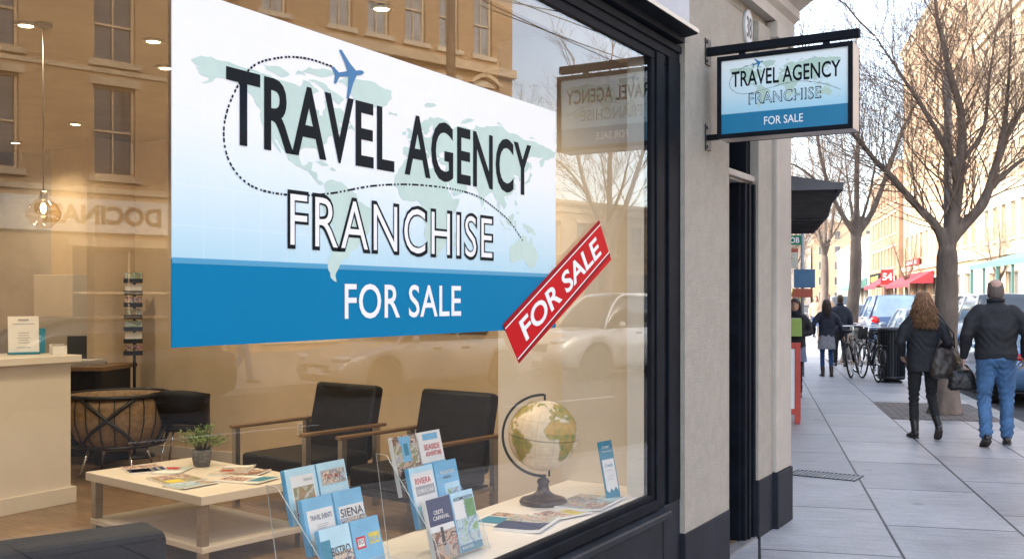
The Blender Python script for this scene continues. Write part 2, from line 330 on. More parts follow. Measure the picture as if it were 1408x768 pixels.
# ------------------------------------------------------------------ mesh helpers
class MB:
    def __init__(s): s.v = []; s.f = []; s.m = []; s.s = []
    def add(s, vs, fs, m=0, sm=False):
        o = len(s.v); s.v += [tuple(v) for v in vs]
        for f in fs: s.f.append([o+i for i in f]); s.m.append(m); s.s.append(sm)
        return s
    def box(s, x0, x1, y0, y1, z0, z1, m=0, mtx=None):
        vs = [Vector((x, y, z)) for z in (z0, z1) for y in (y0, y1) for x in (x0, x1)]
        if mtx: vs = [mtx @ v for v in vs]
        return s.add(vs, [(0, 2, 3, 1), (4, 5, 7, 6), (0, 1, 5, 4), (2, 6, 7, 3), (0, 4, 6, 2), (1, 3, 7, 5)], m)
    def prism(s, poly, a, b, axis='y', m=0):
        """2-D outline extruded along an axis; x: (y,z)  y: (x,z)  z: (x,y)"""
        def P(p, t): return {'x': (t, p[0], p[1]), 'y': (p[0], t, p[1]), 'z': (p[0], p[1], t)}[axis]
        n = len(poly); vs = [P(p, a) for p in poly]+[P(p, b) for p in poly]
        tri = tessellate_polygon([[Vector((p[0], p[1], 0)) for p in poly]])
        fs = [tuple(t) for t in tri]+[tuple(i+n for i in reversed(t)) for t in tri]
        fs += [(i, (i+1) % n, (i+1) % n+n, i+n) for i in range(n)]
        return s.add(vs, fs, m)
    def tube(s, pts, r, n=8, m=0, sm=True, cap=True):
        pts = [Vector(p) for p in pts]; k = len(pts)
        rr = r if isinstance(r, (list, tuple)) else [r]*k
        vs = []; fs = []; prev = None
        for i, p in enumerate(pts):
            d = (pts[min(i+1, k-1)]-pts[max(i-1, 0)])
            if d.length < 1e-9: d = Vector((0, 0, 1))
            d.normalize()
            if prev is None:
                u = d.orthogonal().normalized()
            else:
                u = prev-d*prev.dot(d)
                u = u.normalized() if u.length > 1e-6 else d.orthogonal().normalized()
            prev = u; w = d.cross(u)
            for j in range(n):
                a = 2*math.pi*j/n; vs.append(p+(u*math.cos(a)+w*math.sin(a))*rr[i])
        for i in range(k-1):
            for j in range(n): fs.append((i*n+j, i*n+(j+1) % n, (i+1)*n+(j+1) % n, (i+1)*n+j))
        if cap: fs.append(tuple(range(n-1, -1, -1))); fs.append(tuple((k-1)*n+j for j in range(n)))
        return s.add(vs, fs, m, sm)
    def rings(s, rs, m=0, sm=True, cap=True):
        """loft through rings of equal length"""
        n = len(rs[0]); vs = [p for q in rs for p in q]; fs = []
        for i in range(len(rs)-1):
            for j in range(n): fs.append((i*n+j, i*n+(j+1) % n, (i+1)*n+(j+1) % n, (i+1)*n+j))
        if cap: fs.append(tuple(range(n-1, -1, -1))); fs.append(tuple((len(rs)-1)*n+j for j in range(n)))
        return s.add(vs, fs, m, sm)
    def lathe(s, prof, c=(0, 0, 0), n=24, m=0, sm=True):
        rs = [[(c[0]+r*math.cos(2*math.pi*j/n), c[1]+r*math.sin(2*math.pi*j/n), c[2]+z) for j in range(n)] for r, z in prof]
        return s.rings(rs, m, sm)
    def ell(s, c, r, nu=14, nv=9, m=0, mtx=None):
        rs = []
        for i in range(nv+1):
            t = -math.pi/2+math.pi*i/nv
            ct = max(math.cos(t), .02)
            q = [Vector((r[0]*ct*math.cos(2*math.pi*j/nu), r[1]*ct*math.sin(2*math.pi*j/nu), r[2]*math.sin(t))) for j in range(nu)]
            if mtx: q = [mtx @ p for p in q]
            rs.append([(c[0]+p[0], c[1]+p[1], c[2]+p[2]) for p in q])
        return s.rings(rs, m, True)
    def quad(s, a, b, c, d, m=0): return s.add([a, b, c, d], [(0, 1, 2, 3)], m)
    def mesh(s, name, mats):
        me = bpy.data.meshes.new(name); me.from_pydata(s.v, [], s.f)
        for x in (mats if isinstance(mats, (list, tuple)) else [mats]): me.materials.append(M[x] if isinstance(x, str) else x)
        me.polygons.foreach_set('material_index', s.m); me.polygons.foreach_set('use_smooth', s.s)
        me.validate(); me.update()
        bm = bmesh.new(); bm.from_mesh(me); bmesh.ops.recalc_face_normals(bm, faces=bm.faces); bm.to_mesh(me); bm.free()
        return me
    def build(s, name, mats, parent=None, bevel=0, seg=2):
        o = bpy.data.objects.new(name, s.mesh(name, mats)); col.objects.link(o)
        if parent: o.parent = parent
        if bevel:
            b = o.modifiers.new('Bevel', 'BEVEL'); b.width = bevel; b.segments = seg; b.limit_method = 'ANGLE'; b.angle_limit = R(40)
        return o
def tag(o, label=None, cat=None, group=None, kind=None):
    if label: o['label'] = label
    if cat: o['category'] = cat
    if group: o['group'] = group
    if kind: o['kind'] = kind
    return o
def thing(name, label, cat, loc=(0, 0, 0), rz=0, group=None):
    o = bpy.data.objects.new(name, None); col.objects.link(o); o.location = loc; o.rotation_euler = (0, 0, rz); o.empty_display_size = .1
    return tag(o, label, cat, group)
def struct(o): o['kind'] = 'structure'; return o
def dup(root, loc, rz, label=None, group=None, scale=None):
    def cp(o, par):
        c = o.copy(); col.objects.link(c)
        if par: c.parent = par
        for ch in list(o.children): cp(ch, c)
        return c
    r = cp(root, None); r.location = loc; r.rotation_euler = (0, 0, rz)
    if scale: r.scale = (scale,)*3
    if label: r['label'] = label
    if group: r['group'] = group
    return r
def evaluated(o):
    bpy.context.view_layer.update()
    dg = bpy.context.evaluated_depsgraph_get()
    return bpy.data.meshes.new_from_object(o.evaluated_get(dg))
def text_mesh(s, h, width=None, off=0, spacing=1.0, ext=.0006):
    cu = bpy.data.curves.new('lettering', 'FONT'); cu.body = s; cu.size = 1; cu.offset = off; cu.space_character = spacing; cu.extrude = 0; cu.resolution_u = 4
    o = bpy.data.objects.new('lettering', cu); col.objects.link(o)
    me = evaluated(o); bpy.data.objects.remove(o); bpy.data.curves.remove(cu)
    xs = [v.co.x for v in me.vertices]; x0, x1 = min(xs), max(xs)
    cap = .729 if False else CAP
    sy = h/cap; sx = (width/(x1-x0)) if width else sy
    for v in me.vertices: v.co.x = (v.co.x-x0)*sx; v.co.y = v.co.y*sy
    return me, (x1-x0)*sx
CAP = .7
def text(name, s, h, material, parent, org, right, up, width=None, off=0, spacing=1.0, center=False):
    """flat lettering: lower left corner at org, along right and up"""
    me, w = text_mesh(s, h, width, off, spacing)
    r = Vector(right).normalized(); u = Vector(up).normalized(); n = r.cross(u)
    org = Vector(org)-(r*w/2 if center else Vector())
    for v in me.vertices: v.co = org+r*v.co.x+u*v.co.y
    me.materials.clear(); me.materials.append(M[material])
    o = bpy.data.objects.new(name, me); col.objects.link(o)
    if parent: o.parent = parent
    return o
_me, _ = text_mesh('H', 1.0); CAP = max(v.co.y for v in _me.vertices)*CAP

def remeshed(b, name, material, parent, vox, smooth=2, fold=0, fs=(6, 6, 14), seed=0, extra=None):
    o = b.build(name, material)
    r = o.modifiers.new('r', 'REMESH'); r.mode = 'VOXEL'; r.voxel_size = vox
    sm_ = o.modifiers.new('s', 'SMOOTH'); sm_.iterations = smooth; sm_.factor = .5
    me = evaluated(o); old = o.data; bpy.data.objects.remove(o); bpy.data.meshes.remove(old)
    if fold or extra:
        me.calc_loop_triangles() if hasattr(me, 'calc_loop_triangles') else None
        nm = [v.normal.copy() for v in me.vertices]
        for v, n_ in zip(me.vertices, nm):
            c = v.co; d = 0
            if fold: 
                q = Vector((c.x*fs[0]+seed, c.y*fs[1], c.z*fs[2])); d += fold*(noise.noise(q)+.5*noise.noise(q*2.3))
            if extra: d += extra(c)
            v.co = c+n_*d
    me.polygons.foreach_set('use_smooth', [True]*len(me.polygons)); me.materials.clear(); me.materials.append(M[material])
    q = bpy.data.objects.new(name, me); col.objects.link(q); q.parent = parent; return q

# street frame: L across the street (away from the shop), T along it
SA = R(17); CAM = Vector((2.07, 0, 1.6))
def S(L, T, z=0): return Vector((CAM.x+L*math.cos(SA)-T*math.sin(SA), L*math.sin(SA)+T*math.cos(SA), z))

# ------------------------------------------------------------------ setting
def sheet(name, L0, L1, T0, T1, z, m, th=0):
    b = MB()
    if th: b.box(L0, L1, T0, T1, z-th, z)
    else: b.quad((L0, T0, z), (L1, T0, z), (L1, T1, z), (L0, T1, z))
    o = b.build(name, m); o.location = (CAM.x, 0, 0); o.rotation_euler = (0, 0, SA); return struct(o)
g = MB().quad((-900, -900, -.14), (900, -900, -.14), (900, 900, -.14), (-900, 900, -.14)).build('ground', 'ground_mat'); struct(g)
sheet('pavement', -12, 3.16, -14, 226, 0, 'pavement', .13)
sheet('kerb', 3.163, 3.36, -14, 226, .002, 'kerb_stone', .13)
sheet('road', 3.36, 12.7, -40, 300, -.12, 'asphalt')
sheet('far_kerb', 12.7, 12.9, -40, 226, .002, 'kerb_stone', .13)
sheet('far_pavement', 12.903, 70, -40, 226, 0, 'far_pavement', .13)
for k, L in enumerate((5.6,)):
    sheet('road_line', L, L+.1, 24, 200, -.116, 'road_paint')
sheet('stop_line', 5.9, 9.9, 23.6, 24.0, -.115, 'road_paint')
for k in (0, 2, 3, 5, 6, 7):
    sheet('road_line', 7.95, 8.07, -6+k*6+(18 if k > 4 else 0), -3.4+k*6+(18 if k > 4 else 0), -.115, 'road_paint')
sheet('tree_pit', 1.75, 3.12, 14.3, 16.6, .005, 'pit_bricks')
sheet('tree_pit', 1.75, 3.05, 25.7, 27.7, .005, 'pit_bricks')

# drainage grate in the pavement
t = thing('drain_grate', 'small slotted metal drain grate let into the pavement near the shop corner', 'grate', (-.16, 9.37, 0), R(-3)); t.scale = (.84, .9, 1)
b = MB(); b.box(-.36, .36, -.17, -.155, .001, .008); b.box(-.36, .36, .155, .17, .001, .008); b.box(-.36, -.345, -.155, .155, .001, .008); b.box(.345, .36, -.155, .155, .001, .008)
b.build('frame', 'dark_metal', t)
b = MB(); b.quad((-.345, -.155, .0035), (.345, -.155, .0035), (.345, .155, .0035), (-.345, .155, .0035)); b.build('pit', 'black_plastic', t)
b = MB()
for k in range(15):
    x = -.335+k*.0465
    b.box(x, x+.024, -.155, .155, .004, .0075)
b.build('grating', 'galvanised', t)

# ------------------------------------------------------------------ the shop building
shop = thing('shop_building', 'beige rendered corner shop with black window frame, black plinth and recessed door', 'building', (0, 0, 0))
W = MB()
W.box(-.30, 0, -14, 7.40, 3.46, 9.6)                       # storeys above
W.box(-.30, .05, 5.30, 6.05, .31, 3.457)                     # pier beside the window
W.box(-.30, .0, 6.053, 6.70, 2.78, 3.457)                   # over the door
W.box(-.30, .035, 6.703, 7.02, .385, 3.457)                   # pillar
W.box(-9, -.303, 7.2, 7.40, 0, 9.6); W.box(-9, 0, -14, -13.7, 0, 9.6); W.box(-9, -8.8, -13.7, 7.2, 0, 9.6)
W.box(-.30, 0, -13.7, -1.4, .31, 3.457)
W.build('wall', 'stucco', shop)
W = MB(); W.box(-.302, .07, 7.023, 7.39, .39, 3.50); W.build('pilaster', 'stucco_trim', shop, .012)
W = MB(); W.box(-9, -.02, -13.7, 7.2, 9.4, 9.55); W.build('roof', 'dark_metal', shop)
for q in ((-.3, .056, 5.297, 6.052, 0, .308), (-.3, .042, 6.697, 7.021, 0, .383), (-.3, .078, 7.0215, 7.397, 0, .387), (-.3, .006, -13.7, -1.42, 0, .308)):
    MB().box(*q).build('plinth', 'plinth_black', shop, .006)
# moulded cornice running round the corner
prof = [(0, 3.52), (.07, 3.52), (.07, 3.60), (.10, 3.64), (.10, 3.70), (.17, 3.78), (.24, 3.84), (.24, 3.90), (.30, 3.95), (.30, 4.03), (0, 4.10)]
def corn(f): return [f(p, z) for p, z in prof]
W = MB()
n = len(prof)
r0 = [(p, -14, z) for p, z in prof]; r1 = [(p, 7.40+p, z) for p, z in prof]; r2 = [(-9, 7.40+p, z) for p, z in prof]
W.rings([r0, r1, r2], sm=False); W.build('cornice', 'stucco_trim', shop)
W = MB(); W.box(.0, .088, 6.98, 7.39, 3.40, 3.515); W.build('capital', 'stucco_trim', shop, .01)

# fascia and black window surround
W = MB(); W.box(.0, .10, -14, 5.24, 3.075, 3.455); W.build('fascia', 'fascia_grey', shop, .004)
W = MB(); W.prism([(0, 2.985), (.07, 2.985), (.07, 3.015), (.145, 3.025), (.145, 3.055), (.12, 3.07), (0, 3.072)], -14, 5.25, 'y'); W.build('fascia_moulding', 'frame_black', shop, .003)
W = MB(); W.box(.147, .151, -14, 5.248, 3.029, 3.051); W.build('fascia_strip', 'steel', shop)
fr = MB()
fr.box(-.03, .010, -1.4, 5.298, 2.85, 2.982); fr.box(.0101, .022, -1.4, 5.297, 2.895, 2.9815); fr.box(.0221, .034, -1.4, 5.296, 2.94, 2.981)      # head
fr.box(-.03, .010, 4.925, 5.298, .5, 2.849); fr.box(.0101, .020, 4.975, 5.08, .5, 2.894); fr.box(.0101, .026, 5.13, 5.298, .5, 2.894)
fr.box(-.03, .012, -1.4, 4.924, .525, .578); fr.box(.0121, .035, -1.4, 4.974, .5, .552)
fr.box(-.03, .035, -1.4, -1.25, .579, 2.849)
fr.build('window_frame', 'frame_black', shop, .004)
W = MB(); W.prism([(-.03, .44), (.062, .44), (.070, .45), (.070, .474), (.064, .482), (-.03, .510)], -1.4, 5.06, 'y'); W.build('window_sill', 'sill_black', shop, .003)
W = MB(); W.box(-.05, .02, -1.4, 5.058, 0, .439); W.box(-.05, .024, 5.0585, 5.296, 0, .4995)
for y in (-.9, .9, 2.7): W.box(.021, .032, y, y+1.6, .07, .39)
W.build('stall_riser', 'plinth_black', shop, .006)
W = MB(); W.quad((-.003, -1.25, .577), (-.003, 4.926, .577), (-.003, 4.926, 2.851), (-.003, -1.25, 2.851)); W.build('window_pane', 'window_glass', shop)

# recessed black door
W = MB(); W.box(-.30, -.0, 6.53, 6.695, .012, 2.36); W.box(-.295, -.19, 6.053, 6.529, 2.26, 2.36); W.box(-.295, -.19, 6.49, 6.5295, .012, 2.259)
W.box(-.19, -.03, 6.505, 6.5295, .012, 2.36); W.box(.0005, .012, 6.58, 6.62, .012, 2.36); W.box(.0005, .02, 6.66, 6.694, .012, 2.36)
W.build('door_frame', 'frame_black', shop, .005)
W = MB(); W.box(-.29, -.02, 6.053, 6.699, 2.361, 2.43); W.box(-.02, .012, 6.053, 6.699, 2.375, 2.415); W.build('door_lintel', 'stucco_trim', shop, .006)
W = MB(); W.box(-.25, -.2, 6.053, 6.09, 2.43, 2.78); W.box(-.25, -.2, 6.55, 6.609, 2.43, 2.78); W.box(-.25, -.02, 6.61, 6.699, 2.431, 2.779); W.box(-.25, -.2, 6.091, 6.549, 2.74, 2.78); tr = W.build('transom_window', 'frame_black', shop, .004)
W = MB(); W.box(-.23, -.225, 6.09, 6.55, 2.43, 2.74); W.build('pane', 'pane_dark', tr)
W = MB(); W.box(-.27, -.235, 6.06, 6.488, .03, 2.255); W.box(-.235, -.222, 6.11, 6.43, 1.15, 2.1); W.box(-.235, -.222, 6.11, 6.43, .2, .95)
dr = W.build('door', 'frame_black', shop, .006)
W = MB(); W.tube([(-.234, 6.46, .98), (-.18, 6.46, .98), (-.18, 6.46, 1.10), (-.234, 6.46, 1.10)], .009, 8); W.box(-.236, -.2215, 6.44, 6.48, .9, 1.2); W.build('handle', 'dark_metal', dr)
W = MB(); W.box(-.30, .03, 6.053, 6.696, -.05, .011); W.box(-.30, -.2, 6.053, 6.529, .011, .03); W.build('threshold', 'threshold_stone', shop, .004)

# number plaque on the pier
t = thing('number_plaque', 'white oval number plaque high on the beige shop wall', 'plaque', (0.001, 6.55, 3.37))
W = MB(); q = [(.075*math.sin(a)*(1+.12*math.cos(a)), .125*math.cos(a)) for a in [2*math.pi*k/28 for k in range(28)]]
W.prism([(p[0], p[1]) for p in q], 0, .018, 'x'); W.build('shield', 'plaque_white', t, .004)
text('number', '38', .13, 'print_ink', t, (.0195, -.052, -.06), (0, 1, 0), (0, 0, 1), width=.105, off=.012)

# interior
def room(name, m, *boxes):
    b = MB()
    for x in boxes: b.box(*x)
    return struct(b.build(name, m))
room('shop_floor', 'floor_wood', (-8.8, -.05, -6, 7.2, -.05, .012))
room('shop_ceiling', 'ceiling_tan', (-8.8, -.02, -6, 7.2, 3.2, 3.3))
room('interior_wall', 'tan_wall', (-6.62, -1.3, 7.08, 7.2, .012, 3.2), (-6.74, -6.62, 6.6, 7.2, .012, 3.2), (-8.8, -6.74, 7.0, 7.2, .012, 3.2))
room('back_wall', 'tan_wall', (-8.8, -8.7, -6, 7.0, .012, 3.2))
room('side_wall', 'tan_wall', (-8.8, -.05, -6.1, -6, .012, 3.2))
room('window_end_wall', 'pale_wall', (-1.24, -.31, 5.45, 7.08, .012, 3.2), (-.31, -.24, 5.45, 6.13, .012, 3.2))
room('window_return_wall', 'cream_paint', (-.66, -.04, 5.2, 5.45, .012, 3.2), (-.13, -.035, 4.93, 5.2, .56, 2.86), (-.2, -.035, -1.3, 5.0, 2.862, 3.2))
b = MB(); b.box(-6.6, -1.31, 7.062, 7.079, .012, .12); struct(b.build('skirting', 'white_laminate'))

# ------------------------------------------------------------------ world map outlines (lon, lat)
LAND = [
 [(-168,66),(-162,70),(-156,71),(-141,70),(-128,70),(-115,68),(-108,68),(-96,67),(-94,72),(-86,69),(-82,67),(-87,64),(-94,61),(-94,58),(-88,56),(-82,55),(-82,52),(-79,52),(-79,55),(-77,58),(-78,62),(-73,62),(-69,59),(-65,60),(-61,56),(-56,52),(-60,50),(-66,50),(-65,48),(-61,46),(-66,44),(-70,43),(-71,41),(-75,39),(-76,35),(-81,31),(-80,26),(-82,28),(-84,30),(-89,30),(-94,29),(-97,27),(-97,22),(-95,18),(-91,19),(-90,21),(-87,21),(-88,16),(-84,15),(-83,10),(-79,9),(-78,8),(-81,7),(-85,10),(-88,13),(-94,16),(-99,17),(-105,20),(-106,23),(-109,26),(-113,31),(-115,31),(-112,27),(-110,23),(-113,26),(-117,32),(-121,35),(-124,40),(-124,47),(-128,51),(-131,55),(-137,58),(-146,61),(-152,60),(-155,57),(-162,55),(-157,59),(-163,60),(-165,63),(-161,64)],
 [(-46,60),(-52,65),(-54,69),(-58,75),(-68,77),(-60,82),(-35,83.5),(-20,81),(-20,75),(-24,70),(-37,66),(-42,62)],
 [(-120,72),(-123,75),(-114,76),(-104,73),(-110,70)],[(-90,73),(-84,74),(-77,73),(-68,69),(-62,66),(-66,62),(-72,64),(-74,67),(-80,70)],[(-95,77),(-90,81),(-75,83),(-64,82),(-76,78)],[(-100,74),(-98,77),(-92,75)],
 [(-78,8),(-75,11),(-72,12),(-67,11),(-62,10),(-57,6),(-52,5),(-50,0),(-44,-2),(-39,-4),(-35,-6),(-36,-10),(-39,-14),(-40,-20),(-43,-23),(-48,-26),(-49,-29),(-53,-33),(-58,-35),(-57,-38),(-62,-39),(-65,-43),(-67,-47),(-69,-51),(-68,-55),(-73,-52),(-75,-46),(-73,-38),(-71,-30),(-70,-19),(-76,-14),(-80,-6),(-80,-2),(-77,3)],
 [(-17,15),(-17,21),(-13,27),(-9,31),(-6,35),(3,37),(10,37),(11,34),(19,31),(23,32),(32,31),(35,28),(37,21),(40,15),(43,11),(51,12),(48,5),(42,-2),(39,-7),(41,-14),(35,-20),(35,-25),(32,-28),(27,-34),(19,-34),(15,-27),(12,-18),(14,-11),(9,-1),(9,4),(4,6),(-4,5),(-9,5),(-13,9)],
 [(44,-25),(47,-25),(50,-16),(49,-12),(45,-16)],
 [(-9,38),(-9,43),(-2,43),(-1,46),(-4,48),(2,51),(6,53),(9,54),(9,57),(11,57),(12,54),(19,55),(22,58),(28,60),(22,60),(21,63),(25,65),(20,64),(17,61),(18,59),(15,56),(12,56),(11,59),(7,58),(5,61),(12,66),(18,70),(27,71),(40,68),(41,66),(35,66),(38,64),(44,66),(54,69),(67,69),(70,73),(80,73),(88,75),(104,78),(113,74),(128,73),(140,72),(155,71),(170,70),(180,68),(179,65),(177,62),(170,60),(163,58),(162,55),(157,51),(155,56),(161,61),(155,59),(148,59),(140,57),(136,54),(141,52),(139,47),(133,43),(129,41),(129,36),(126,35),(125,39),(121,40),(118,38),(122,37),(119,35),(122,31),(121,27),(116,23),(110,21),(106,20),(109,13),(105,9),(102,12),(100,13),(100,8),(104,2),(101,3),(98,9),(97,16),(94,17),(91,22),(87,21),(80,15),(80,11),(77,8),(74,15),(72,21),(67,25),(57,26),(56,24),(60,22),(52,16),(44,13),(39,21),(35,28),(34,31),(36,36),(30,36),(27,38),(29,41),(36,41),(41,41),(39,44),(38,47),(31,46),(28,44),(29,41),(24,40),(23,37),(20,40),(14,45),(13,43),(18,40),(16,38),(12,42),(8,44),(3,42),(0,39),(-5,36)],
 [(-5,50),(1,51),(0,54),(-3,58),(-6,57),(-3,54)],[(-10,52),(-6,52),(-6,55),(-9,54)],[(-23,64),(-15,64),(-15,66),(-22,66)],[(12,77),(16,80),(26,80),(18,77)],[(52,71),(57,75),(68,77),(58,72)],[(96,79),(98,81),(105,79)],[(140,74),(144,76),(150,75)],
 [(131,31),(130,34),(136,36),(140,40),(141,45),(145,43),(142,40),(141,36),(136,34)],[(142,46),(142,54),(144,50)],[(120,22),(121,25),(122,24)],[(109,19),(111,20),(110,18)],
 [(95,6),(104,-3),(106,-6),(102,-4)],[(105,-6),(114,-7),(115,-8),(107,-8)],[(109,1),(113,4),(117,7),(119,5),(117,-1),(115,-4),(110,-3)],[(119,0),(123,1),(121,-2),(123,-5),(120,-5)],[(120,14),(120,18),(122,18),(124,13)],[(122,8),(126,9),(125,6)],
 [(131,-1),(137,-2),(145,-4),(151,-10),(144,-8),(138,-8),(133,-4)],
 [(114,-22),(114,-34),(119,-35),(124,-33),(131,-31),(136,-35),(140,-38),(146,-39),(150,-37),(153,-30),(153,-26),(146,-19),(143,-11),(141,-17),(136,-15),(137,-12),(131,-11),(126,-14),(122,-18)],
 [(145,-41),(148,-41),(147,-44)],[(173,-41),(178,-38),(174,-35),(175,-40)],[(167,-46),(171,-46),(174,-42),(172,-41)],[(-85,22),(-80,23),(-74,20),(-78,20)],[(-74,18),(-72,20),(-68,18)],[(80,9),(82,7),(80,6)],
 [(-59,47),(-56,51),(-53,47)],
]
def rough(poly, k=2, amp=1.1, seed=0):
    """make an outline irregular, as a coast is"""
    r = random.Random(seed); p = list(poly)
    for it in range(k):
        q = []
        for i in range(len(p)):
            a, b = p[i], p[(i+1) % len(p)]; d = math.hypot(b[0]-a[0], b[1]-a[1])
            q.append(a)
            if d > 3: q.append(((a[0]+b[0])/2+r.uniform(-1, 1)*amp*min(1, d/8), (a[1]+b[1])/2+r.uniform(-1, 1)*amp*min(1, d/8)))
        p = q; amp *= .6
    return p
def map_mesh(fn, seeds=0):
    b = MB()
    for i, p in enumerate(LAND):
        q = rough(p, 2, 1.2, i); vs = [fn(*c) for c in q]
        tri = tessellate_polygon([[Vector((c[0], c[1], 0)) for c in q]])
        b.add(vs, [tuple(t) for t in tri])
    return b
def ribbon(pts, w, dash=None, plane='yz', x=0):
    """thin flat dashed line through points (u, v)"""
    # smooth it first
    P = [Vector((p[0], p[1], 0)) for p in pts]; out = []
    for i in range(len(P)-1):
        p0, p1, p2, p3 = P[max(i-1, 0)], P[i], P[i+1], P[min(i+2, len(P)-1)]
        for k in range(24):
            t = k/24
            out.append(.5*((2*p1)+(p2-p0)*t+(2*p0-5*p1+4*p2-p3)*t*t+(-p0+3*p1-3*p2+p3)*t**3))
    out.append(P[-1]); b = MB(); acc = 0
    for i in range(len(out)-1):
        d = out[i+1]-out[i]; l = d.length
        if l < 1e-7: continue
        n = Vector((-d.y, d.x, 0)).normalized()*w/2
        if dash is None or (acc % dash[0]) < dash[1]:
            q = [out[i]+n, out[i]-n, out[i+1]-n, out[i+1]+n]
            b.quad(*[(x, p.x, p.y) for p in q])
        acc += l
    return b
PLANE = [(0,1),(.07,.93),(.10,.78),(.10,.55),(.42,.27),(.98,-.08),(.98,-.22),(.45,-.02),(.11,.06),(.085,-.42),(.34,-.66),(.34,-.78),(0,-.66)]
PLANE = PLANE+[(-x, y) for x, y in reversed(PLANE[1:-1])]
def plane_mesh(c, s, ang, x=0, sq=.8):
    a = R(ang); q = []
    for px, py in PLANE:
        px *= sq
        q.append((c[0]+s*(px*math.cos(a)-py*math.sin(a)), c[1]+s*(px*math.sin(a)+py*math.cos(a))))
    b = MB(); tri = tessellate_polygon([[Vector((p[0], p[1], 0)) for p in q]])
    b.add([(x, p[0], p[1]) for p in q], [tuple(t) for t in tri]); return b

# big poster on the outside of the glass; its own frame: y along the glass, z up from its lower edge
PO = Vector((.004, 1.798, 1.474))
poster = thing('window_poster', 'large white and blue travel agency poster with a green world map on the window glass', 'poster', PO)
PW, PH, BZ = 2.081, .928, .228
gb = MB(); gb.box(-.0035, 0, 0, PW, BZ, PH); gb.build('sheet', 'poster_wash', poster)
gb = MB(); gb.box(-.0035, 0, 0, PW, 0, BZ-.0005); gb.build('blue_band', 'poster_blue', poster)
gb = MB(); gb.quad((.0006, 0, BZ-.012), (.0006, PW, BZ-.012), (.0006, PW, BZ+.003), (.0006, 0, BZ+.003)); gb.build('band_edge', 'poster_blue_line', poster)
map_mesh(lambda lo, la: (.0008, .06+(lo+168)/338*1.96, .435+la*.0047-(.0 if la > 0 else 0))).build('world_map', 'map_green', poster)
pp = lambda y, z: (y-PO.y, z-PO.z)
route = [(2.416,2.312),(2.30,2.313),(2.19,2.293),(2.079,2.245),(2.005,2.15),(1.973,2.052),(1.997,1.966),(2.079,1.912),(2.224,1.901),(2.40,1.92),(2.62,1.965),(2.84,1.990),(3.077,1.997),(3.25,1.985),(3.38,1.948),(3.49,1.904),(3.596,1.831)]
ribbon([pp(*p) for p in route], .0062, (.0165, .0105), x=.0012).build('flight_route', 'poster_ink', poster)
plane_mesh(pp(2.485, 2.302), .088, -76, .002, .86).build('plane_symbol', 'plane_blue', poster)
Y, Z = (0, 1, 0), (0, 0, 1)
text('lettering', 'TRAVEL AGENCY', .197, 'poster_ink', poster, (.0018, *pp(1.981, 2.026)), Y, Z, width=1.680, off=.018, spacing=1.03)
text('outline', 'FRANCHISE', .158, 'poster_ink', poster, (.0018, *pp(2.219, 1.752)), Y, Z, width=1.146, off=.030, spacing=1.06)
text('lettering', 'FRANCHISE', .150, 'poster_white', poster, (.0026, *pp(2.230, 1.756)), Y, Z, width=1.122, off=-.004, spacing=1.13)
text('lettering', 'FOR SALE', .106, 'poster_white', poster, (.0018, *pp(2.475, 1.538)), Y, Z, width=.660, off=.010, spacing=1.04)

# slanting red sticker over its lower corner
A, B_, C_, D = [Vector((0, *p)) for p in ((4.297, 1.963), (4.433, 1.784), (3.555, 1.339), (3.43, 1.497))]
stk = thing('sale_sticker', 'slanting red FOR SALE sticker across the lower corner of the poster', 'sticker', (.010, D.y, D.z))
A, B_, C_, D = A-D, B_-D, C_-D, D-D
e1 = A.normalized(); e2 = (C_).normalized()
b = MB(); b.add([D, A, B_, C_]+[p+Vector((-.003, 0, 0)) for p in (D, A, B_, C_)], [(0, 1, 2, 3), (7, 6, 5, 4), (0, 4, 5, 1), (1, 5, 6, 2), (2, 6, 7, 3), (3, 7, 4, 0)]); b.build('panel', 'sticker_red', stk)
b = MB()
x1 = Vector((.0008, 0, 0)); hh = C_.length
for f0, f1 in ((0, .085), (.915, 1)): b.quad(D+e2*hh*f0+x1, A+e2*hh*f0+x1, A+e2*hh*f1+x1, D+e2*hh*f1+x1)
b.build('edge_stripe', 'sticker_dark_red', stk)
b = MB()
for f0, f1 in ((.092, .118), (.882, .908)): b.quad(D+e2*hh*f0+x1*1.4, A+e2*hh*f0+x1*1.4, A+e2*hh*f1+x1*1.4, D+e2*hh*f1+x1*1.4)
b.build('white_line', 'poster_white', stk)
me, w = text_mesh('FOR SALE', 1, 1, .022, 1.0)
L1 = A.length; hh2 = hh*.47
for v in me.vertices: v.co = Vector((.0014, 0, 0))+e1*(L1*.10+v.co.x*L1*.82)+e2*(hh*.735)-e2*(v.co.y*hh2)
me.materials.clear(); me.materials.append(M['poster_white'])
o = bpy.data.objects.new('lettering', me); col.objects.link(o); o.parent = stk

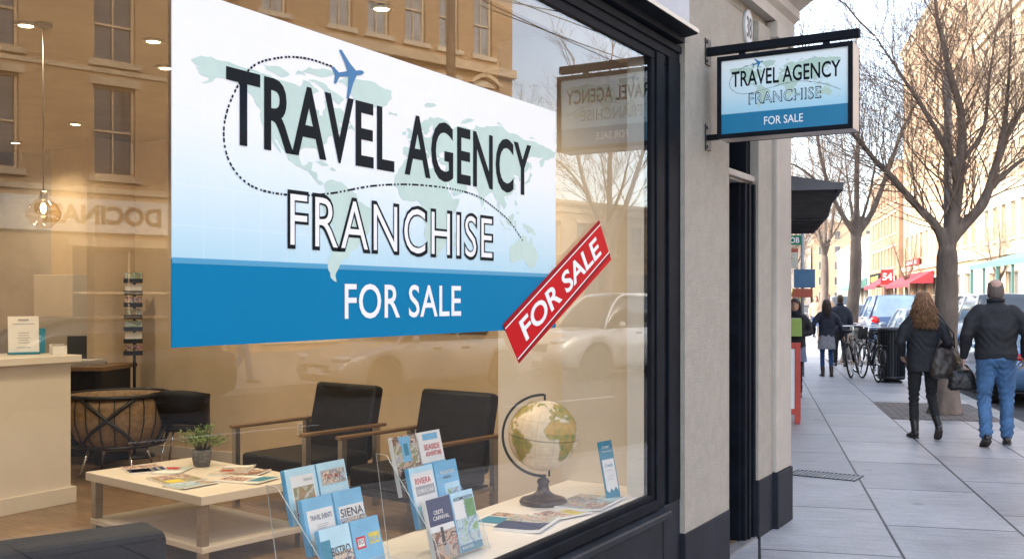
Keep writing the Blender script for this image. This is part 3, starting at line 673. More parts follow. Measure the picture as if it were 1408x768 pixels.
# ------------------------------------------------------------------ projecting lightbox sign
bs = thing('hanging_sign', 'lit box sign on a black bracket jutting from the beige pier', 'sign', (.05, 5.66, 2.735))
b = MB(); b.box(.088, .835, -.075, .075, -.231, .231); sb = b.build('box', 'lightbox_side', bs, .004)
for s in (-1, 1):
    y0 = s*.0751
    f = MB()
    for q in ((.088, .835, .207, .232), (.088, .835, -.232, -.207), (.088, .112, -.2069, .2069), (.811, .835, -.2069, .2069)):
        f.box(q[0], q[1], min(y0, y0+s*.014), max(y0, y0+s*.014), q[2], q[3])
    f.build('rim', 'frame_black', bs, .002)
    yf = y0+s*.004
    def fx(u): return .112+u if s < 0 else .811-u          # reading direction on each face
    f = MB(); f.quad((.112, yf, -.095), (.811, yf, -.095), (.811, yf, .207), (.112, yf, .207)); f.build('face', 'lightbox_wash', bs)
    f = MB(); f.quad((.112, yf, -.207), (.811, yf, -.207), (.811, yf, -.0952), (.112, yf, -.0952)); f.build('blue_band', 'lightbox_blue', bs)
    yy = yf+s*.0008; rt = (-s, 0, 0)
    map_mesh(lambda lo, la: (fx(.045+(lo+168)/338*.60), yy, .028+la*.00185)).build('world_map', 'map_light', bs)
    yy = yf+s*.0014
    text('lettering', 'TRAVEL AGENCY', .083, 'poster_ink', bs, (fx(.06), yy, .055), rt, Z, width=.60, off=.014)
    text('outline', 'FRANCHISE', .060, 'poster_ink', bs, (fx(.158), yy, -.052), rt, Z, width=.40, off=.022, spacing=1.06)
    text('lettering', 'FRANCHISE', .056, 'lightbox_wash', bs, (fx(.163), yf+s*.0019, -.050), rt, Z, width=.39, off=-.012, spacing=1.14)
    text('lettering', 'FOR SALE', .043, 'poster_white', bs, (fx(.245), yy, -.172), rt, Z, width=.215, off=.008)
    pm = plane_mesh((0, 0), .036, -74, 0, .86); pm.v = [(fx(.205)+p[1]*(1 if s < 0 else -1), yy, .172+p[2]) for p in pm.v]; pm.build('plane_symbol', 'plane_blue', bs)
    rb = ribbon([(.20,.17),(.12,.155),(.06,.11),(.05,.06),(.09,.02),(.16,.01),(.28,.03),(.42,.05),(.54,.03),(.62,0),(.66,-.02)], .003, (.011, .007)); rb.v = [(fx(p[1]), yy, p[2]) for p in rb.v]; rb.build('flight_route', 'poster_ink', bs)
MB().box(.005, .0875, -.016, .016, -.222, -.19).build('lower_arm', 'frame_black', bs, .004)
b = MB(); b.box(.005, .855, -.022, .022, .266, .312)
b.box(.19, .225, -.014, .014, .2315, .2655); b.box(.66, .695, -.014, .014, .2315, .2655); b.build('bracket_arm', 'frame_black', bs, .004)
for z in (.289, -.206):
    b = MB(); b.box(0.001, .008, -.045, .045, z-.075, z+.075)
    for dz in (-.055, .055): b.lathe([(.0, 0), (.011, 0), (.009, .006), (0, .008)], (0, 0, 0), 8) if False else b.box(.008, .014, -.03, -.012, z+dz-.009, z+dz+.009)
    b.build('wall_plate', 'dark_metal', bs, .002)
POWER = 88

# ------------------------------------------------------------------ inside the shop
# display shelf behind the glass
t = thing('display_shelf', 'long white display shelf just behind the shop window', 'shelf', (0, 0, 0))
b = MB(); b.box(-.62, -.035, -1.25, 5.197, .515, .56); b.build('top', 'shelf_white', t, .003)
b = MB(); b.box(-.60, -.56, -1.25, 5.19, .012, .514); b.build('panel', 'white_laminate', t)

# reception counter
t = thing('reception_counter', 'cream panelled reception counter with a thick top and plinth', 'counter', (-5.2, 3, .012))
b = MB(); b.box(-.35, .35, -2.6, 2.14, 1.095, 1.15); b.build('top', 'white_laminate', t, .005)
b = MB(); b.box(-.3, .27, -2.6, 2.10, .0, 1.094); b.build('body', 'white_laminate', t, .004)
b = MB(); b.box(.271, .30, -2.6, 2.13, .0, .125); b.box(-.3, .271, 2.101, 2.13, 0, .125); b.build('plinth', 'white_laminate', t, .004)
t = thing('sign_holder', 'white framed price notice standing on the cream counter', 'notice', (-5.27, 4.93, 1.163), R(62))
lean = Matrix.Rotation(R(-10), 4, 'X')
b = MB(); b.box(-.11, .11, -.006, .006, .0, .30, 0, lean); b.build('sheet', 'paper_white', t)
b = MB(); b.box(-.115, .115, -.03, .05, 0, .018); b.build('foot', 'print_teal', t, .003)
b = MB()
for k, (w, z, hgt) in enumerate(((.075, .262, .016), (.15, .236, .006), (.08, .165, .006), (.075, .145, .006), (.09, .126, .006), (.07, .107, .006), (.08, .088, .006), (.10, .05, .006))):
    b.add([lean @ Vector(p) for p in ((-w/2, -.0068, z), (w/2, -.0068, z), (w/2, -.0068, z+hgt), (-w/2, -.0068, z+hgt))], [(0, 1, 2, 3)])
b.build('print', 'print_grey', t)
t = thing('leaflet_folder', 'blue leaflet folder upright on the counter behind the white notice', 'folder', (-5.36, 5.08, 1.163), R(52))
b = MB(); b.box(-.12, .08, -.01, .01, 0, .20, 0, Matrix.Rotation(R(-9), 4, 'X')); b.build('cover', 'print_teal', t, .002)
b = MB(); b.box(-.09, .05, -.0125, -.0105, .12, .14, 0, Matrix.Rotation(R(-9), 4, 'X')); b.box(-.09, .05, -.0125, -.0105, .09, .10, 0, Matrix.Rotation(R(-9), 4, 'X')); b.build('print', 'print_sky', t)
t = thing('card_box', 'small white box of cards on the counter end', 'card box', (-5.03, 5.06, 1.163), R(75))
b = MB()
b.box(-.055, .055, -.035, -.03, 0, .065); b.box(-.055, .055, .03, .035, 0, .08); b.box(-.055, -.05, -.03, .03, 0, .07); b.box(.05, .055, -.03, .03, 0, .07); b.box(-.05, .05, -.03, .03, 0, .004)
b.build('tray', 'paper_white', t)
b = MB()
for k in range(9): b.box(-.045, .045, -.026+k*.006, -.022+k*.006, .004, .074+.004*math.sin(k*2.1))
b.build('cards', 'paper_grey', t)

# desk with laptop, papers, rack at the back
t = thing('back_desk', 'dark brown work desk at the back of the shop', 'desk', (-7.0, 6.30, .012), R(25))
b = MB(); b.box(-.8, .8, -.35, .35, .90, .94); b.build('top', 'arm_wood', t, .004)
b = MB(); b.box(-.75, .75, -.28, -.25, .08, .899); b.build('modesty_panel', 'leather', t)
for x in (-.72, .72):
    b = MB(); b.box(x-.03, x+.03, -.3, .3, 0, .899); b.build('leg', 'dark_metal', t, .004)
t = thing('laptop', 'open dark laptop on the back desk', 'laptop', (-6.72, 6.58, .954), R(50))
b = MB(); b.box(-.19, .19, -.13, .13, 0, .02); b.build('base', 'laptop_grey', t, .004)
b = MB(); b.box(-.19, .19, -.006, .006, .0, .26, 0, Matrix.Translation((0, .13, .02)) @ Matrix.Rotation(R(-18), 4, 'X')); b.build('screen', 'black_plastic', t, .003)
for k, (x, y, n, lab) in enumerate(((-6.62, 6.42, 6, 'thick stack of loose papers on the back desk'), (-6.95, 6.2, 3, 'thin stack of papers in front of the laptop'))):
    t = thing('paper_stack', lab, 'papers', (x, y, .954), R(20))
    b = MB()
    for i in range(n):
        a = rng.uniform(-.12, .12); mt = Matrix.Rotation(a, 4, 'Z'); b.box(-.2, .2, -.14, .14, i*.0085, i*.0085+.007, 0, mt)
    b.build('sheets', 'paper_grey', t)
t = thing('postcard_rack', 'tall narrow dark rack of postcards at the back of the shop', 'rack', (-6.38, 6.88, .012), R(40))
b = MB(); b.tube([(0, 0, 0), (0, 0, 1.85)], .015); b.lathe([(.0, 0), (.2, 0), (.19, .025), (.0, .03)], n=18); b.build('pole', 'dark_metal', t)
for k in range(7):
    z = 1.02+k*.12; MB().box(-.09, .09, -.07, -.055, z, z+.045).build('pocket', 'dark_metal', t)
for k in range(7):
    b = MB(); b.box(-.08, .08, -.05, -.03, 1.03+k*.12, 1.125+k*.12); b.build('postcard', ('photo_crowd', 'paper_white', 'photo_coast', 'photo_hills')[k % 4], t)
t = thing('cream_screen', 'tall cream free standing screen behind the back desk', 'screen', (-7.45, 6.9, .012), R(14))
b = MB(); b.box(-.42, .42, -.02, .02, .05, 1.84); b.build('panel', 'cream_paint', t, .004)
for x in (-.41, .41): MB().box(x-.03, x+.03, -.2, .2, 0, .049).build('foot', 'dark_metal', t)
t = thing('wall_panel', 'white tiled wall panel behind the counter with faint emblems', 'panel', (-8.69, 7.0, .012), 0)
b = MB(); b.box(.002, .05, -.62, -.02, .3, 2.45); b.build('board', 'white_laminate', t)
b = MB()
for k in range(7): b.box(.0505, .053, -.62, -.02, .6+k*.27, .606+k*.27)
for z in (1.1, 1.65, 1.9):
    for a in range(6):
        b.box(.0505, .054, -.19+.05*math.cos(a)-.012, -.19+.05*math.cos(a)+.012, z+.06*math.sin(a*1.1), z+.06*math.sin(a*1.1)+.02)
b.build('pattern', 'print_grey', t)
t = thing('wall_picture', 'dark framed picture on the tan rear wall above the armchairs', 'picture', (-2.95, 7.078, 1.75))
b = MB(); b.box(-.62, .62, -.03, 0, -.43, -.395); b.box(-.62, .62, -.03, 0, .395, .43); b.box(-.62, -.585, -.03, 0, -.3949, .3949); b.box(.585, .62, -.03, 0, -.3949, .3949); b.build('frame', 'arm_wood', t, .003)
b = MB(); b.box(-.585, .585, -.012, -.001, -.395, .395); b.build('print', 'photo_coast', t)
t = thing('wall_picture', 'small dark framed picture on the back wall near the white panel', 'picture', (-8.69, 6.0, 1.95))
b = MB(); b.box(0, .03, -.3, .3, -.25, -.21); b.box(0, .03, -.3, .3, .21, .25); b.box(0, .03, -.3, -.26, -.2099, .2099); b.box(0, .03, .26, .3, -.2099, .2099); b.build('frame', 'arm_wood', t)
b = MB(); b.box(.001, .012, -.26, .26, -.21, .21); b.build('print', 'photo_park', t)
t = thing('wall_socket', 'small white socket low on the tan wall behind the armchair', 'socket', (-4.35, 7.078, .40))
b = MB(); b.box(-.04, .04, -.012, 0, -.06, .06); b.build('plate', 'white_laminate', t, .004)
b = MB(); b.box(-.015, .015, -.0135, -.0122, .01, .04); b.box(-.015, .015, -.0135, -.0122, -.04, -.01); b.build('outlet', 'paper_grey', t)

# round wicker tub chair and black shell chair at the back
t = thing('tub_chair', 'round wicker tub chair with crossed struts at the back', 'chair', (-5.72, 6.16, .012), R(40))
prof = [(.16, .22), (.28, .25), (.38, .34), (.43, .48), (.44, .62), (.42, .72), (.40, .72), (.40, .6), (.38, .48), (.33, .37), (.2, .30)]
b = MB(); b.lathe(prof, n=32); b.build('shell', 'rattan', t)
b = MB()
for k in range(4):
    a = k*math.pi/2
    for s in (-1, 1):
        pts = [(.455*math.cos(a+s*q), .455*math.sin(a+s*q), z) for q, z in ((.55, .30), (.3, .42), (0, .53), (-.3, .64), (-.5, .70))]
        b.tube(pts, .017, 6)
for k in range(22):
    a = 2*math.pi*k/22; b.tube([(r_*math.cos(a), r_*math.sin(a), z) for r_, z in ((.29, .25), (.388, .34), (.438, .48), (.448, .62), (.425, .72))], .006, 4)
b.tube([(.44*math.cos(a), .44*math.sin(a), .72) for a in [2*math.pi*k/30 for k in range(31)]], .022, 6)
b.tube([(.40*math.cos(a), .40*math.sin(a), .28) for a in [2*math.pi*k/30 for k in range(31)]], .015, 6); b.build('strut', 'dark_metal', t)
for a in (.6, 2.2, 3.7, 5.3):
    b = MB(); b.tube([(.25*math.cos(a), .25*math.sin(a), .26), (.34*math.cos(a), .34*math.sin(a), 0)], [.015, .011], 6); b.build('leg', 'chrome', t)
t = thing('shell_chair', 'black curved shell chair with thin chrome legs by the rear wall', 'chair', (-5.30, 6.56, .012), R(35)); t.scale = (.88, .88, .93)
b = MB(); rs = []
for i in range(8):
    a = i/7; z = .44+.34*a**1.2; y = -.05-.26*math.sin(a*1.4)
    w = .25+.05*a
    rs.append([(w*math.cos(q)*1.05, y+.30*math.sin(q)*(.9-.4*a)+.08, z+.05*math.sin(q)**2) for q in [math.pi+math.pi*k/14 for k in range(15)]])
vs = [p for r_ in rs for p in r_]; fs = [(i*15+j, i*15+j+1, (i+1)*15+j+1, (i+1)*15+j) for i in range(7) for j in range(14)]
b.add(vs, fs, 0, True); so = b.build('backrest', 'leather', t); md = so.modifiers.new('s', 'SOLIDIFY'); md.thickness = .03
b = MB(); b.lathe([(.0, .40), (.24, .41), (.27, .44), (.25, .465), (0, .455)], n=24); b.build('seat', 'leather', t)
for x, y in ((-.18, -.16), (.18, -.16), (-.18, .18), (.18, .18)):
    b = MB(); b.tube([(x*.8, y*.8, .41), (x*1.25, y*1.25, 0)], [.013, .010], 8); b.build('leg', 'chrome', t)

# low table
t = thing('coffee_table', 'square low white coffee table with a shelf and steel legs', 'table', (-3.07, 4.68, .012), R(-9))
lx, ly = .665, .41
b = MB(); b.box(-lx, lx, -ly, ly, .385, .44); b.build('tabletop', 'white_laminate', t, .004)
b = MB(); b.box(-lx+.02, lx-.02, -ly+.02, ly-.02, .10, .135); b.build('shelf', 'white_laminate', t, .003)
for sx in (-1, 1):
    for sy in (-1, 1):
        x, y = sx*(lx-.06), sy*(ly-.05); b = MB(); b.box(x-.026, x+.026, y-.026, y+.026, 0, .384); b.build('leg', 'steel', t, .002)
TT = Matrix.Translation((-3.07, 4.68, 0)) @ Matrix.Rotation(R(-9), 4, 'Z')
# potted plant
t = thing('potted_plant', 'small leafy green plant in a speckled grey stone pot', 'plant', (-3.30, 4.93, .453))
b = MB(); b.lathe([(0, 0), (.052, 0), (.063, .05), (.066, .115), (.058, .115), (.056, .09), (0, .09)], n=28); b.build('pot', 'pot_stone', t)
b = MB(); b.lathe([(0, .09), (.055, .091), (0, .096)], n=20); b.build('soil', 'soil', t)
b = MB(); lf = MB(); r2 = random.Random(4)
for k in range(46):
    a = r2.uniform(0, 6.283); sp = r2.uniform(.02, .17)**1; h = r2.uniform(.10, .20)*(1.1-sp*2.2)
    pts = [(.02*math.cos(a), .02*math.sin(a), .09), (sp*.5*math.cos(a), sp*.5*math.sin(a), .09+h*.65), (sp*math.cos(a), sp*math.sin(a), .09+h)]
    b.tube(pts, [.0022, .0018, .001], 4)
    for q in range(22):
        f = r2.uniform(.3, 1.05); c = Vector(pts[1]).lerp(Vector(pts[2]), (f-.3)/.7)+Vector((r2.gauss(0, .008), r2.gauss(0, .008), r2.gauss(0, .008)))
        d = Vector((r2.gauss(0, 1), r2.gauss(0, 1), r2.gauss(.5, .7))).normalized(); e = d.orthogonal().normalized(); L_ = r2.uniform(.010, .019)
        lf.add([c, c+d*L_*.5+e*L_*.28, c+d*L_, c+d*L_*.5-e*L_*.28], [(0, 1, 2, 3)])
b.build('stem', 'plant_stem', t); lf.build('foliage', 'plant_leaf', t)

def magazine(lab, loc, rz, w, h, pic, name='magazine', group=None, cover='paper_white', th=.008, title=None, bits=()):
    t = thing(name, lab, 'magazine', loc, R(rz), group)
    b = MB()
    n = 8                                   # slightly curled block of pages
    r0 = [[(-w/2+w*i/n, y, (.012*max(0, i/n-.72)**1.5*4)+z) for y in (-h/2, h/2) for z in ((0, th) if y < 0 else (th, 0))] for i in range(n+1)]
    b.rings(r0, sm=False); b.build('pages', cover, t)
    def top(x): return .012*max(0, (x+w/2)/w-.72)**1.5*4+th
    def patch(x0, x1, y0, y1, m, nm, lift=.0006):
        b = MB(); k = 6; vs = []
        for i in range(k+1):
            x = x0+(x1-x0)*i/k; vs += [(x, y0, top(x)+lift), (x, y1, top(x)+lift)]
        b.add(vs, [(2*i, 2*i+2, 2*i+3, 2*i+1) for i in range(k)]); return b.build(nm, m, t)
    patch(-w/2+.003, w/2-.003, -h/2+.003, h/2-.003, pic, 'cover_picture')
    for (u0, u1, v0, v1, m) in bits: patch(-w/2+w*u0, -w/2+w*u1, -h/2+h*v0, -h/2+h*v1, m, 'cover_panel', .0012)
    return t
tz = .4535
def tab(px, py): v = TT @ Vector((px, py, tz)); return tuple(v)
magazine('open magazine with dark blue picture page at the table end by the counter', tab(-.44, -.12), 62, .24, .30, 'photo_crowd', bits=((.02, .98, .02, .48, 'print_navy'), (.1, .9, .08, .44, 'photo_coast')))
magazine('magazine with bright beach pictures spread near the front table edge', tab(.08, -.20), -16, .34, .25, 'photo_hills', bits=((.05, .5, .1, .9, 'photo_crowd'), (.55, .95, .1, .5, 'print_yellow')))
magazine('grey edged magazine with orange pictures beside the plant pot', tab(.18, .20), 20, .34, .24, 'photo_crowd', bits=((.0, .3, 0, 1, 'paper_grey'), (.35, .97, .1, .7, 'photo_food')))
magazine('pale open magazine with a crowd picture at the table corner nearest the armchairs', tab(.42, .08), 8, .34, .24, 'paper_white', bits=((.04, .6, .12, .7, 'photo_crowd'), (.65, .98, .2, .98, 'print_teal')))

# armchairs
def armchair(label, loc, rz):
    t = thing('armchair', label, 'armchair', loc, rz, 'black leather armchairs along the rear wall')
    b = MB(); b.box(-.35, .35, -.40, .27, .27, .42); b.build('seat', 'leather', t, .03, 3)
    mt = Matrix.Translation((0, .26, .34)) @ Matrix.Rotation(R(-13), 4, 'X')
    b = MB(); b.box(-.345, .345, -.05, .06, .0, .58, 0, mt); b.build('backrest', 'leather', t, .035, 3)
    b = MB(); b.box(-.36, .36, -.38, .28, .225, .268); b.build('seat_frame', 'dark_metal', t)
    for s in (-1, 1):
        x = s*.40
        b = MB(); b.box(x-.028, x+.028, -.45, .38, .60, .625); b.build('armrest', 'arm_wood', t, .006)
        b = MB(); b.box(x-.022, x+.022, -.43, -.385, 0, .599); b.build('leg', 'steel', t, .002)
        b = MB(); b.box(x-.022, x+.022, .27, .315, 0, .599); b.build('leg', 'steel', t, .002)
        b = MB(); b.box(x-.014, x+.014, -.384, .269, .235, .262); b.build('side_rail', 'steel', t)
    return t
armchair('black leather armchair with wooden arms, the one beside the coffee table', (-3.24, 5.98, .012), R(-7))
armchair('black leather armchair with wooden arms, the one partly behind the brochure rack', (-2.13, 5.90, .012), R(-7))

# sofa with its back to the window
t = thing('sofa', 'dark navy leather sofa with its back to the shop window', 'sofa', (-1.37, 1.85, .012), R(-22))
b = MB(); b.box(.08, .30, -.95, .80, .12, .775); b.build('backrest', 'leather_navy', t, .04, 4)
b = MB(); b.box(-.55, .075, -.93, .78, .12, .42); b.build('seat', 'leather_navy', t, .05, 3)
b = MB(); b.tube([(.292, -.93, .748), (.292, .785, .748)], .004, 6); b.build('piping', 'leather', t)
for x in (-.5, .22):
    for y in (-.85, .7):
        b = MB(); b.box(x-.03, x+.03, y-.03, y+.03, 0, .119); b.build('leg', 'dark_metal', t)

# globe
GC = Vector((0, 0, .345))
t = thing('globe', 'antique tan desk globe on a turned wooden foot with a dark half ring', 'globe', (-.42, 4.54, .5605), R(0))
b = MB(); b.lathe([(0, 0), (.118, 0), (.122, .012), (.112, .026), (.085, .034), (.055, .046), (.034, .062), (.026, .095), (.034, .112), (.022, .128), (0, .13)], n=40); b.build('foot', 'globe_wood', t)
# axis tilts in the picture plane seen from the pavement
vd = Vector((CAM.x+.42, -4.54, 0)).normalized(); rt = Vector((-vd.y, vd.x, 0)); upv = Vector((0, 0, 1))
if rt.dot(Vector((math.cos(R(30.5)), math.sin(R(30.5)), 0))) < 0: rt = -rt
tl = R(17); ax = (upv*math.cos(tl)+rt*math.sin(tl)*-0.15).normalized()
ax = (upv*math.cos(R(10))+rt*math.sin(R(10))*.55+vd*.05).normalized()
RG = .178
b = MB()
pts = [GC+(rt*math.cos(a)+upv*math.sin(a))*(RG+.028) for a in [R(88+i*6.2) for i in range(31)]]
for q in (-1,):
    rs = []
    for i, p in enumerate(pts):
        d = (p-GC).normalized(); rs.append([tuple(p+vd*.012+d*.006), tuple(p+vd*.012-d*.006), tuple(p-vd*.012-d*.006), tuple(p-vd*.012+d*.006)])
    b.rings(rs, sm=False)
b.tube([GC+upv*(RG-.005)+rt*.008, GC+upv*(RG+.03)+rt*.008], .006, 8)
b.tube([GC-upv*(RG-.005)+rt*.03, GC-upv*(RG+.03)+rt*.03], .006, 8)
b.tube([GC-upv*(RG+.025)+rt*.0, (0, 0, .12)], [.014, .02], 10); b.build('half_ring', 'dark_metal', t, .002)
# ball: continents by colour of the small faces
def inpoly(x, y, p):
    c = False; j = len(p)-1
    for i in range(len(p)):
        if (p[i][1] > y) != (p[j][1] > y) and x < (p[j][0]-p[i][0])*(y-p[i][1])/(p[j][1]-p[i][1])+p[i][0]: c = not c
        j = i
    return c
RL = [rough(p, 2, 1.0, i) for i, p in enumerate(LAND)]
LON0 = -18                                   # mid Atlantic faces the pavement
east = rt-ax*rt.dot(ax); east.normalize(); nfr = ax.cross(east); nfr = nfr if nfr.dot(vd) > 0 else -nfr
nu, nv = 216, 108; me_v = []; me_f = []; colr = []
for i in range(nv+1):
    la = -90+180*i/nv
    for j in range(nu):
        lo = -180+360*j/nu; cl = max(math.cos(R(la)), .0015)
        p = nfr*cl*math.cos(R(lo-LON0))+east*cl*math.sin(R(lo-LON0))+ax*math.sin(R(la))
        me_v.append(tuple(GC+p*RG))
        on = any(inpoly(lo, la, q) for q in RL); edge = not on and any(inpoly(lo+a_, la+b_, q) for q in RL for a_, b_ in ((1.8, 0), (-1.8, 0), (0, 1.8), (0, -1.8)))
        nz = noise.fractal(Vector((p.x, p.y, p.z))*6, .8, 2, 5)*.5+.5
        if on:
            g_, y_ = Vector((.20, .25, .06)), Vector((.60, .38, .12)); dry = 1 if (12 < la < 34 and -18 < lo < 60) else 0
            c = g_.lerp(y_, min(1, max(0, nz*1.1-.15+dry*.6)))
            if la < -60 or la > 72: c = Vector((.72, .66, .54))
        elif edge: c = Vector((.50, .45, .28))
        else: c = Vector((.80, .66, .48))*(0.93+.1*nz)
        if abs(la) < .9: c = c*.35
        elif abs(lo/30-round(lo/30)) < .02 or abs(la/30-round(la/30)) < .02: c = c*.86
        colr.append(c)
for i in range(nv):
    for j in range(nu): me_f.append((i*nu+j, i*nu+(j+1) % nu, (i+1)*nu+(j+1) % nu, (i+1)*nu+j))
me = bpy.data.meshes.new('ball'); me.from_pydata(me_v, [], me_f)
at = me.color_attributes.new('map', 'FLOAT_COLOR', 'POINT')
for i, c in enumerate(colr): at.data[i].color = (c[0], c[1], c[2], 1)
me.polygons.foreach_set('use_smooth', [True]*len(me_f))
m, nt, bb = _nodes('globe_map'); vc = nt.nodes.new('ShaderNodeVertexColor'); vc.layer_name = 'map'
nz_ = nt.nodes.new('ShaderNodeTexNoise'); nz_.inputs['Scale'].default_value = 40; tc_ = nt.nodes.new('ShaderNodeTexCoord'); nt.links.new(tc_.outputs['Object'], nz_.inputs['Vector'])
mr_ = nt.nodes.new('ShaderNodeMapRange'); mr_.inputs['To Min'].default_value = .78; mr_.inputs['To Max'].default_value = 1.12; nt.links.new(nz_.outputs['Fac'], mr_.inputs['Value'])
mx_ = nt.nodes.new('ShaderNodeMix'); mx_.data_type = 'RGBA'; mx_.blend_type = 'MULTIPLY'; mx_.inputs['Factor'].default_value = 1
nt.links.new(vc.outputs['Color'], mx_.inputs['A']); nt.links.new(mr_.outputs['Result'], mx_.inputs['B']); nt.links.new(mx_.outputs['Result'], bb.inputs['Base Color'])
bb.inputs['Roughness'].default_value = .45; me.materials.append(m)
bo = bpy.data.objects.new('ball', me); col.objects.link(bo); bo.parent = t

# brochure racks and brochures -----------------------------------------------------------------
def brochure(label, stand, loc, w, h, cover, group=None, thick=.019):
    """cover: list of (u0, u1, v0, v1, material) panels and ('t', u, v, cap, text, material, width) lettering; stands against the rack"""
    t = thing('brochure', label, 'brochure', (0, 0, 0), 0, group)
    t.matrix_world = stand @ Matrix.Translation(loc) @ Matrix.Rotation(R(-14), 4, 'X')
    b = MB()
    for k in range(6): b.box(-w/2-.0022*(k % 3)+.0012, w/2-.0016*((k+1) % 3), thick/6*k+.0004, thick/6*(k+1)-.0006, 0, h-.003*(k % 4))
    b.build('pages', 'print_sky' if cover[0][4] in ('print_sky', 'print_pale') else 'paper_white', t)
    for i, c in enumerate(cover):
        if c[0] == 't':
            _, u, v, cap, s, m, wd = c
            text('title', s, cap, m, t, (-w/2+u*w, -.0004*(i+2), v*h), (1, 0, 0), (0, 0, 1), width=wd*w if wd else None, off=.012)
        else:
            u0, u1, v0, v1, m = c; y = -.0004*(i+1)
            MB().quad((-w/2+u0*w, y, v0*h), (-w/2+u1*w, y, v0*h), (-w/2+u1*w, y, v1*h), (-w/2+u0*w, y, v1*h)).build('cover' if i == 0 else 'cover_panel', m, t)
    return t
def lines(u0, v0, n, dv=.035, w=.5, m='print_grey'):
    return [(u0, u0+w*(1-.25*((k*7) % 3)/2), v0-dv*k, v0-dv*k+.010, m) for k in range(n)]
def stand(label, loc, rz, w, h, rise, back, covers, labels):
    t = thing('brochure_rack', label, 'brochure rack', loc, rz)
    S_ = Matrix.Translation(loc) @ Matrix.Rotation(rz, 4, 'Z')
    tw = 2*w+.016
    for s in (-1, 1):
        x = s*(tw/2+.004)
        pl = [(-.03, 0), (.235, 0), (.30, 2*rise+h*.72), (.245, 2*rise+h*.70), (-.03+.03, h*.36)]
        b = MB(); b.prism(pl, x-.0015, x+.0015, 'x'); sp_ = b.build('side_panel', 'acrylic', t)
        b = MB(); b.tube([(x, q[0], q[1]) for q in pl]+[(x, pl[0][0], pl[0][1])], .0016, 5); rm_ = b.build('rim', 'acrylic_edge', t); rm_.parent = sp_
    for k in range(3):
        mt = Matrix.Translation((0, back*k, rise*k+.006)) @ Matrix.Rotation(R(-14), 4, 'X')
        b = MB(); b.box(-tw/2, tw/2, .022, .0245, 0, h*.8, 0, mt); b.box(-tw/2, tw/2, -.016, .0219, -.003, 0, 0, mt); b.box(-tw/2, tw/2, -.0185, -.016, -.003, h*.28, 0, mt)
        b.build('tier', 'acrylic', t)
        b = MB(); b.tube([mt @ Vector((-tw/2, -.017, h*.28)), mt @ Vector((tw/2, -.017, h*.28))], .0012, 5); b.tube([mt @ Vector((-tw/2, .023, h*.8)), mt @ Vector((tw/2, .023, h*.8))], .0012, 5); b.build('tier_edge', 'acrylic_edge', t)
        for c in range(2):
            brochure(labels[k][c], S_, ((-.5+c)*(w+.008), back*k, rise*k+.008), w, h, covers[k][c])
    return t
rackA = [
 [[(0, 1, 0, 1, 'print_pale'), (.0, 1, .0, .55, 'photo_town'), (.0, .3, .2, .80, 'print_teal'), ('t', .30, .50, .030, 'BISTRO', 'print_ink', .62), ('t', .40, .28, .026, 'LIFE', 'print_navy', .5)],
  [(0, 1, 0, 1, 'print_sky'), (.55, .93, .52, .72, 'print_yellow'), (.1, .42, .48, .70, 'print_red'), (.15, .37, .52, .66, 'paper_white'), ('t', .17, .565, .016, 'EO', 'print_navy', .18), ('t', .55, .545, .020, 'SEA', 'print_sky', .36)]],
 [[(0, 1, 0, 1, 'print_sky'), (.10, .96, .0, .78, 'paper_white'), ('t', .18, .60, .017, 'TRAVEL EVENTS', 'print_navy', .72)]+lines(.35, .50, 3, w=.4),
  [(0, 1, 0, 1, 'print_sky'), (.1, .98, .34, .72, 'paper_white'), (.12, .97, .36, .50, 'photo_town'), ('t', .14, .52, .030, 'SIENA', 'print_ink', .8)]+lines(.2, .22, 3, w=.5, m='print_pale')],
 [[(0, 1, 0, 1, 'print_pale'), (.14, .90, .12, .86, 'paper_white'), (.18, .86, .22, .66, 'photo_hills'), (.18, .86, .14, .30, 'print_rust'), ('t', .55, .74, .010, 'SIGNAGE', 'print_grey', .3), ('t', .24, .19, .010, 'FIRST AVAILABLE', 'paper_white', .5)],
  [(0, 1, 0, 1, 'print_pale'), (.1, .95, .58, .86, 'paper_grey'), (.12, .93, .60, .84, 'photo_town'), ('t', .18, .68, .018, 'TAP ME', 'print_rust', .6)]+lines(.16, .50, 7, .045, .68, 'paper_white')]]
labA = [['pale blue brochure with big letters over a town picture, lowest row', 'sky blue brochure with a round red badge and yellow block'],
        ['white fronted travel events brochure in the middle row', 'blue brochure with a white strip and black letters'],
        ['pale blue brochure with a red hillside picture on a white card', 'pale blue brochure with a busy picture strip over lines of writing']]
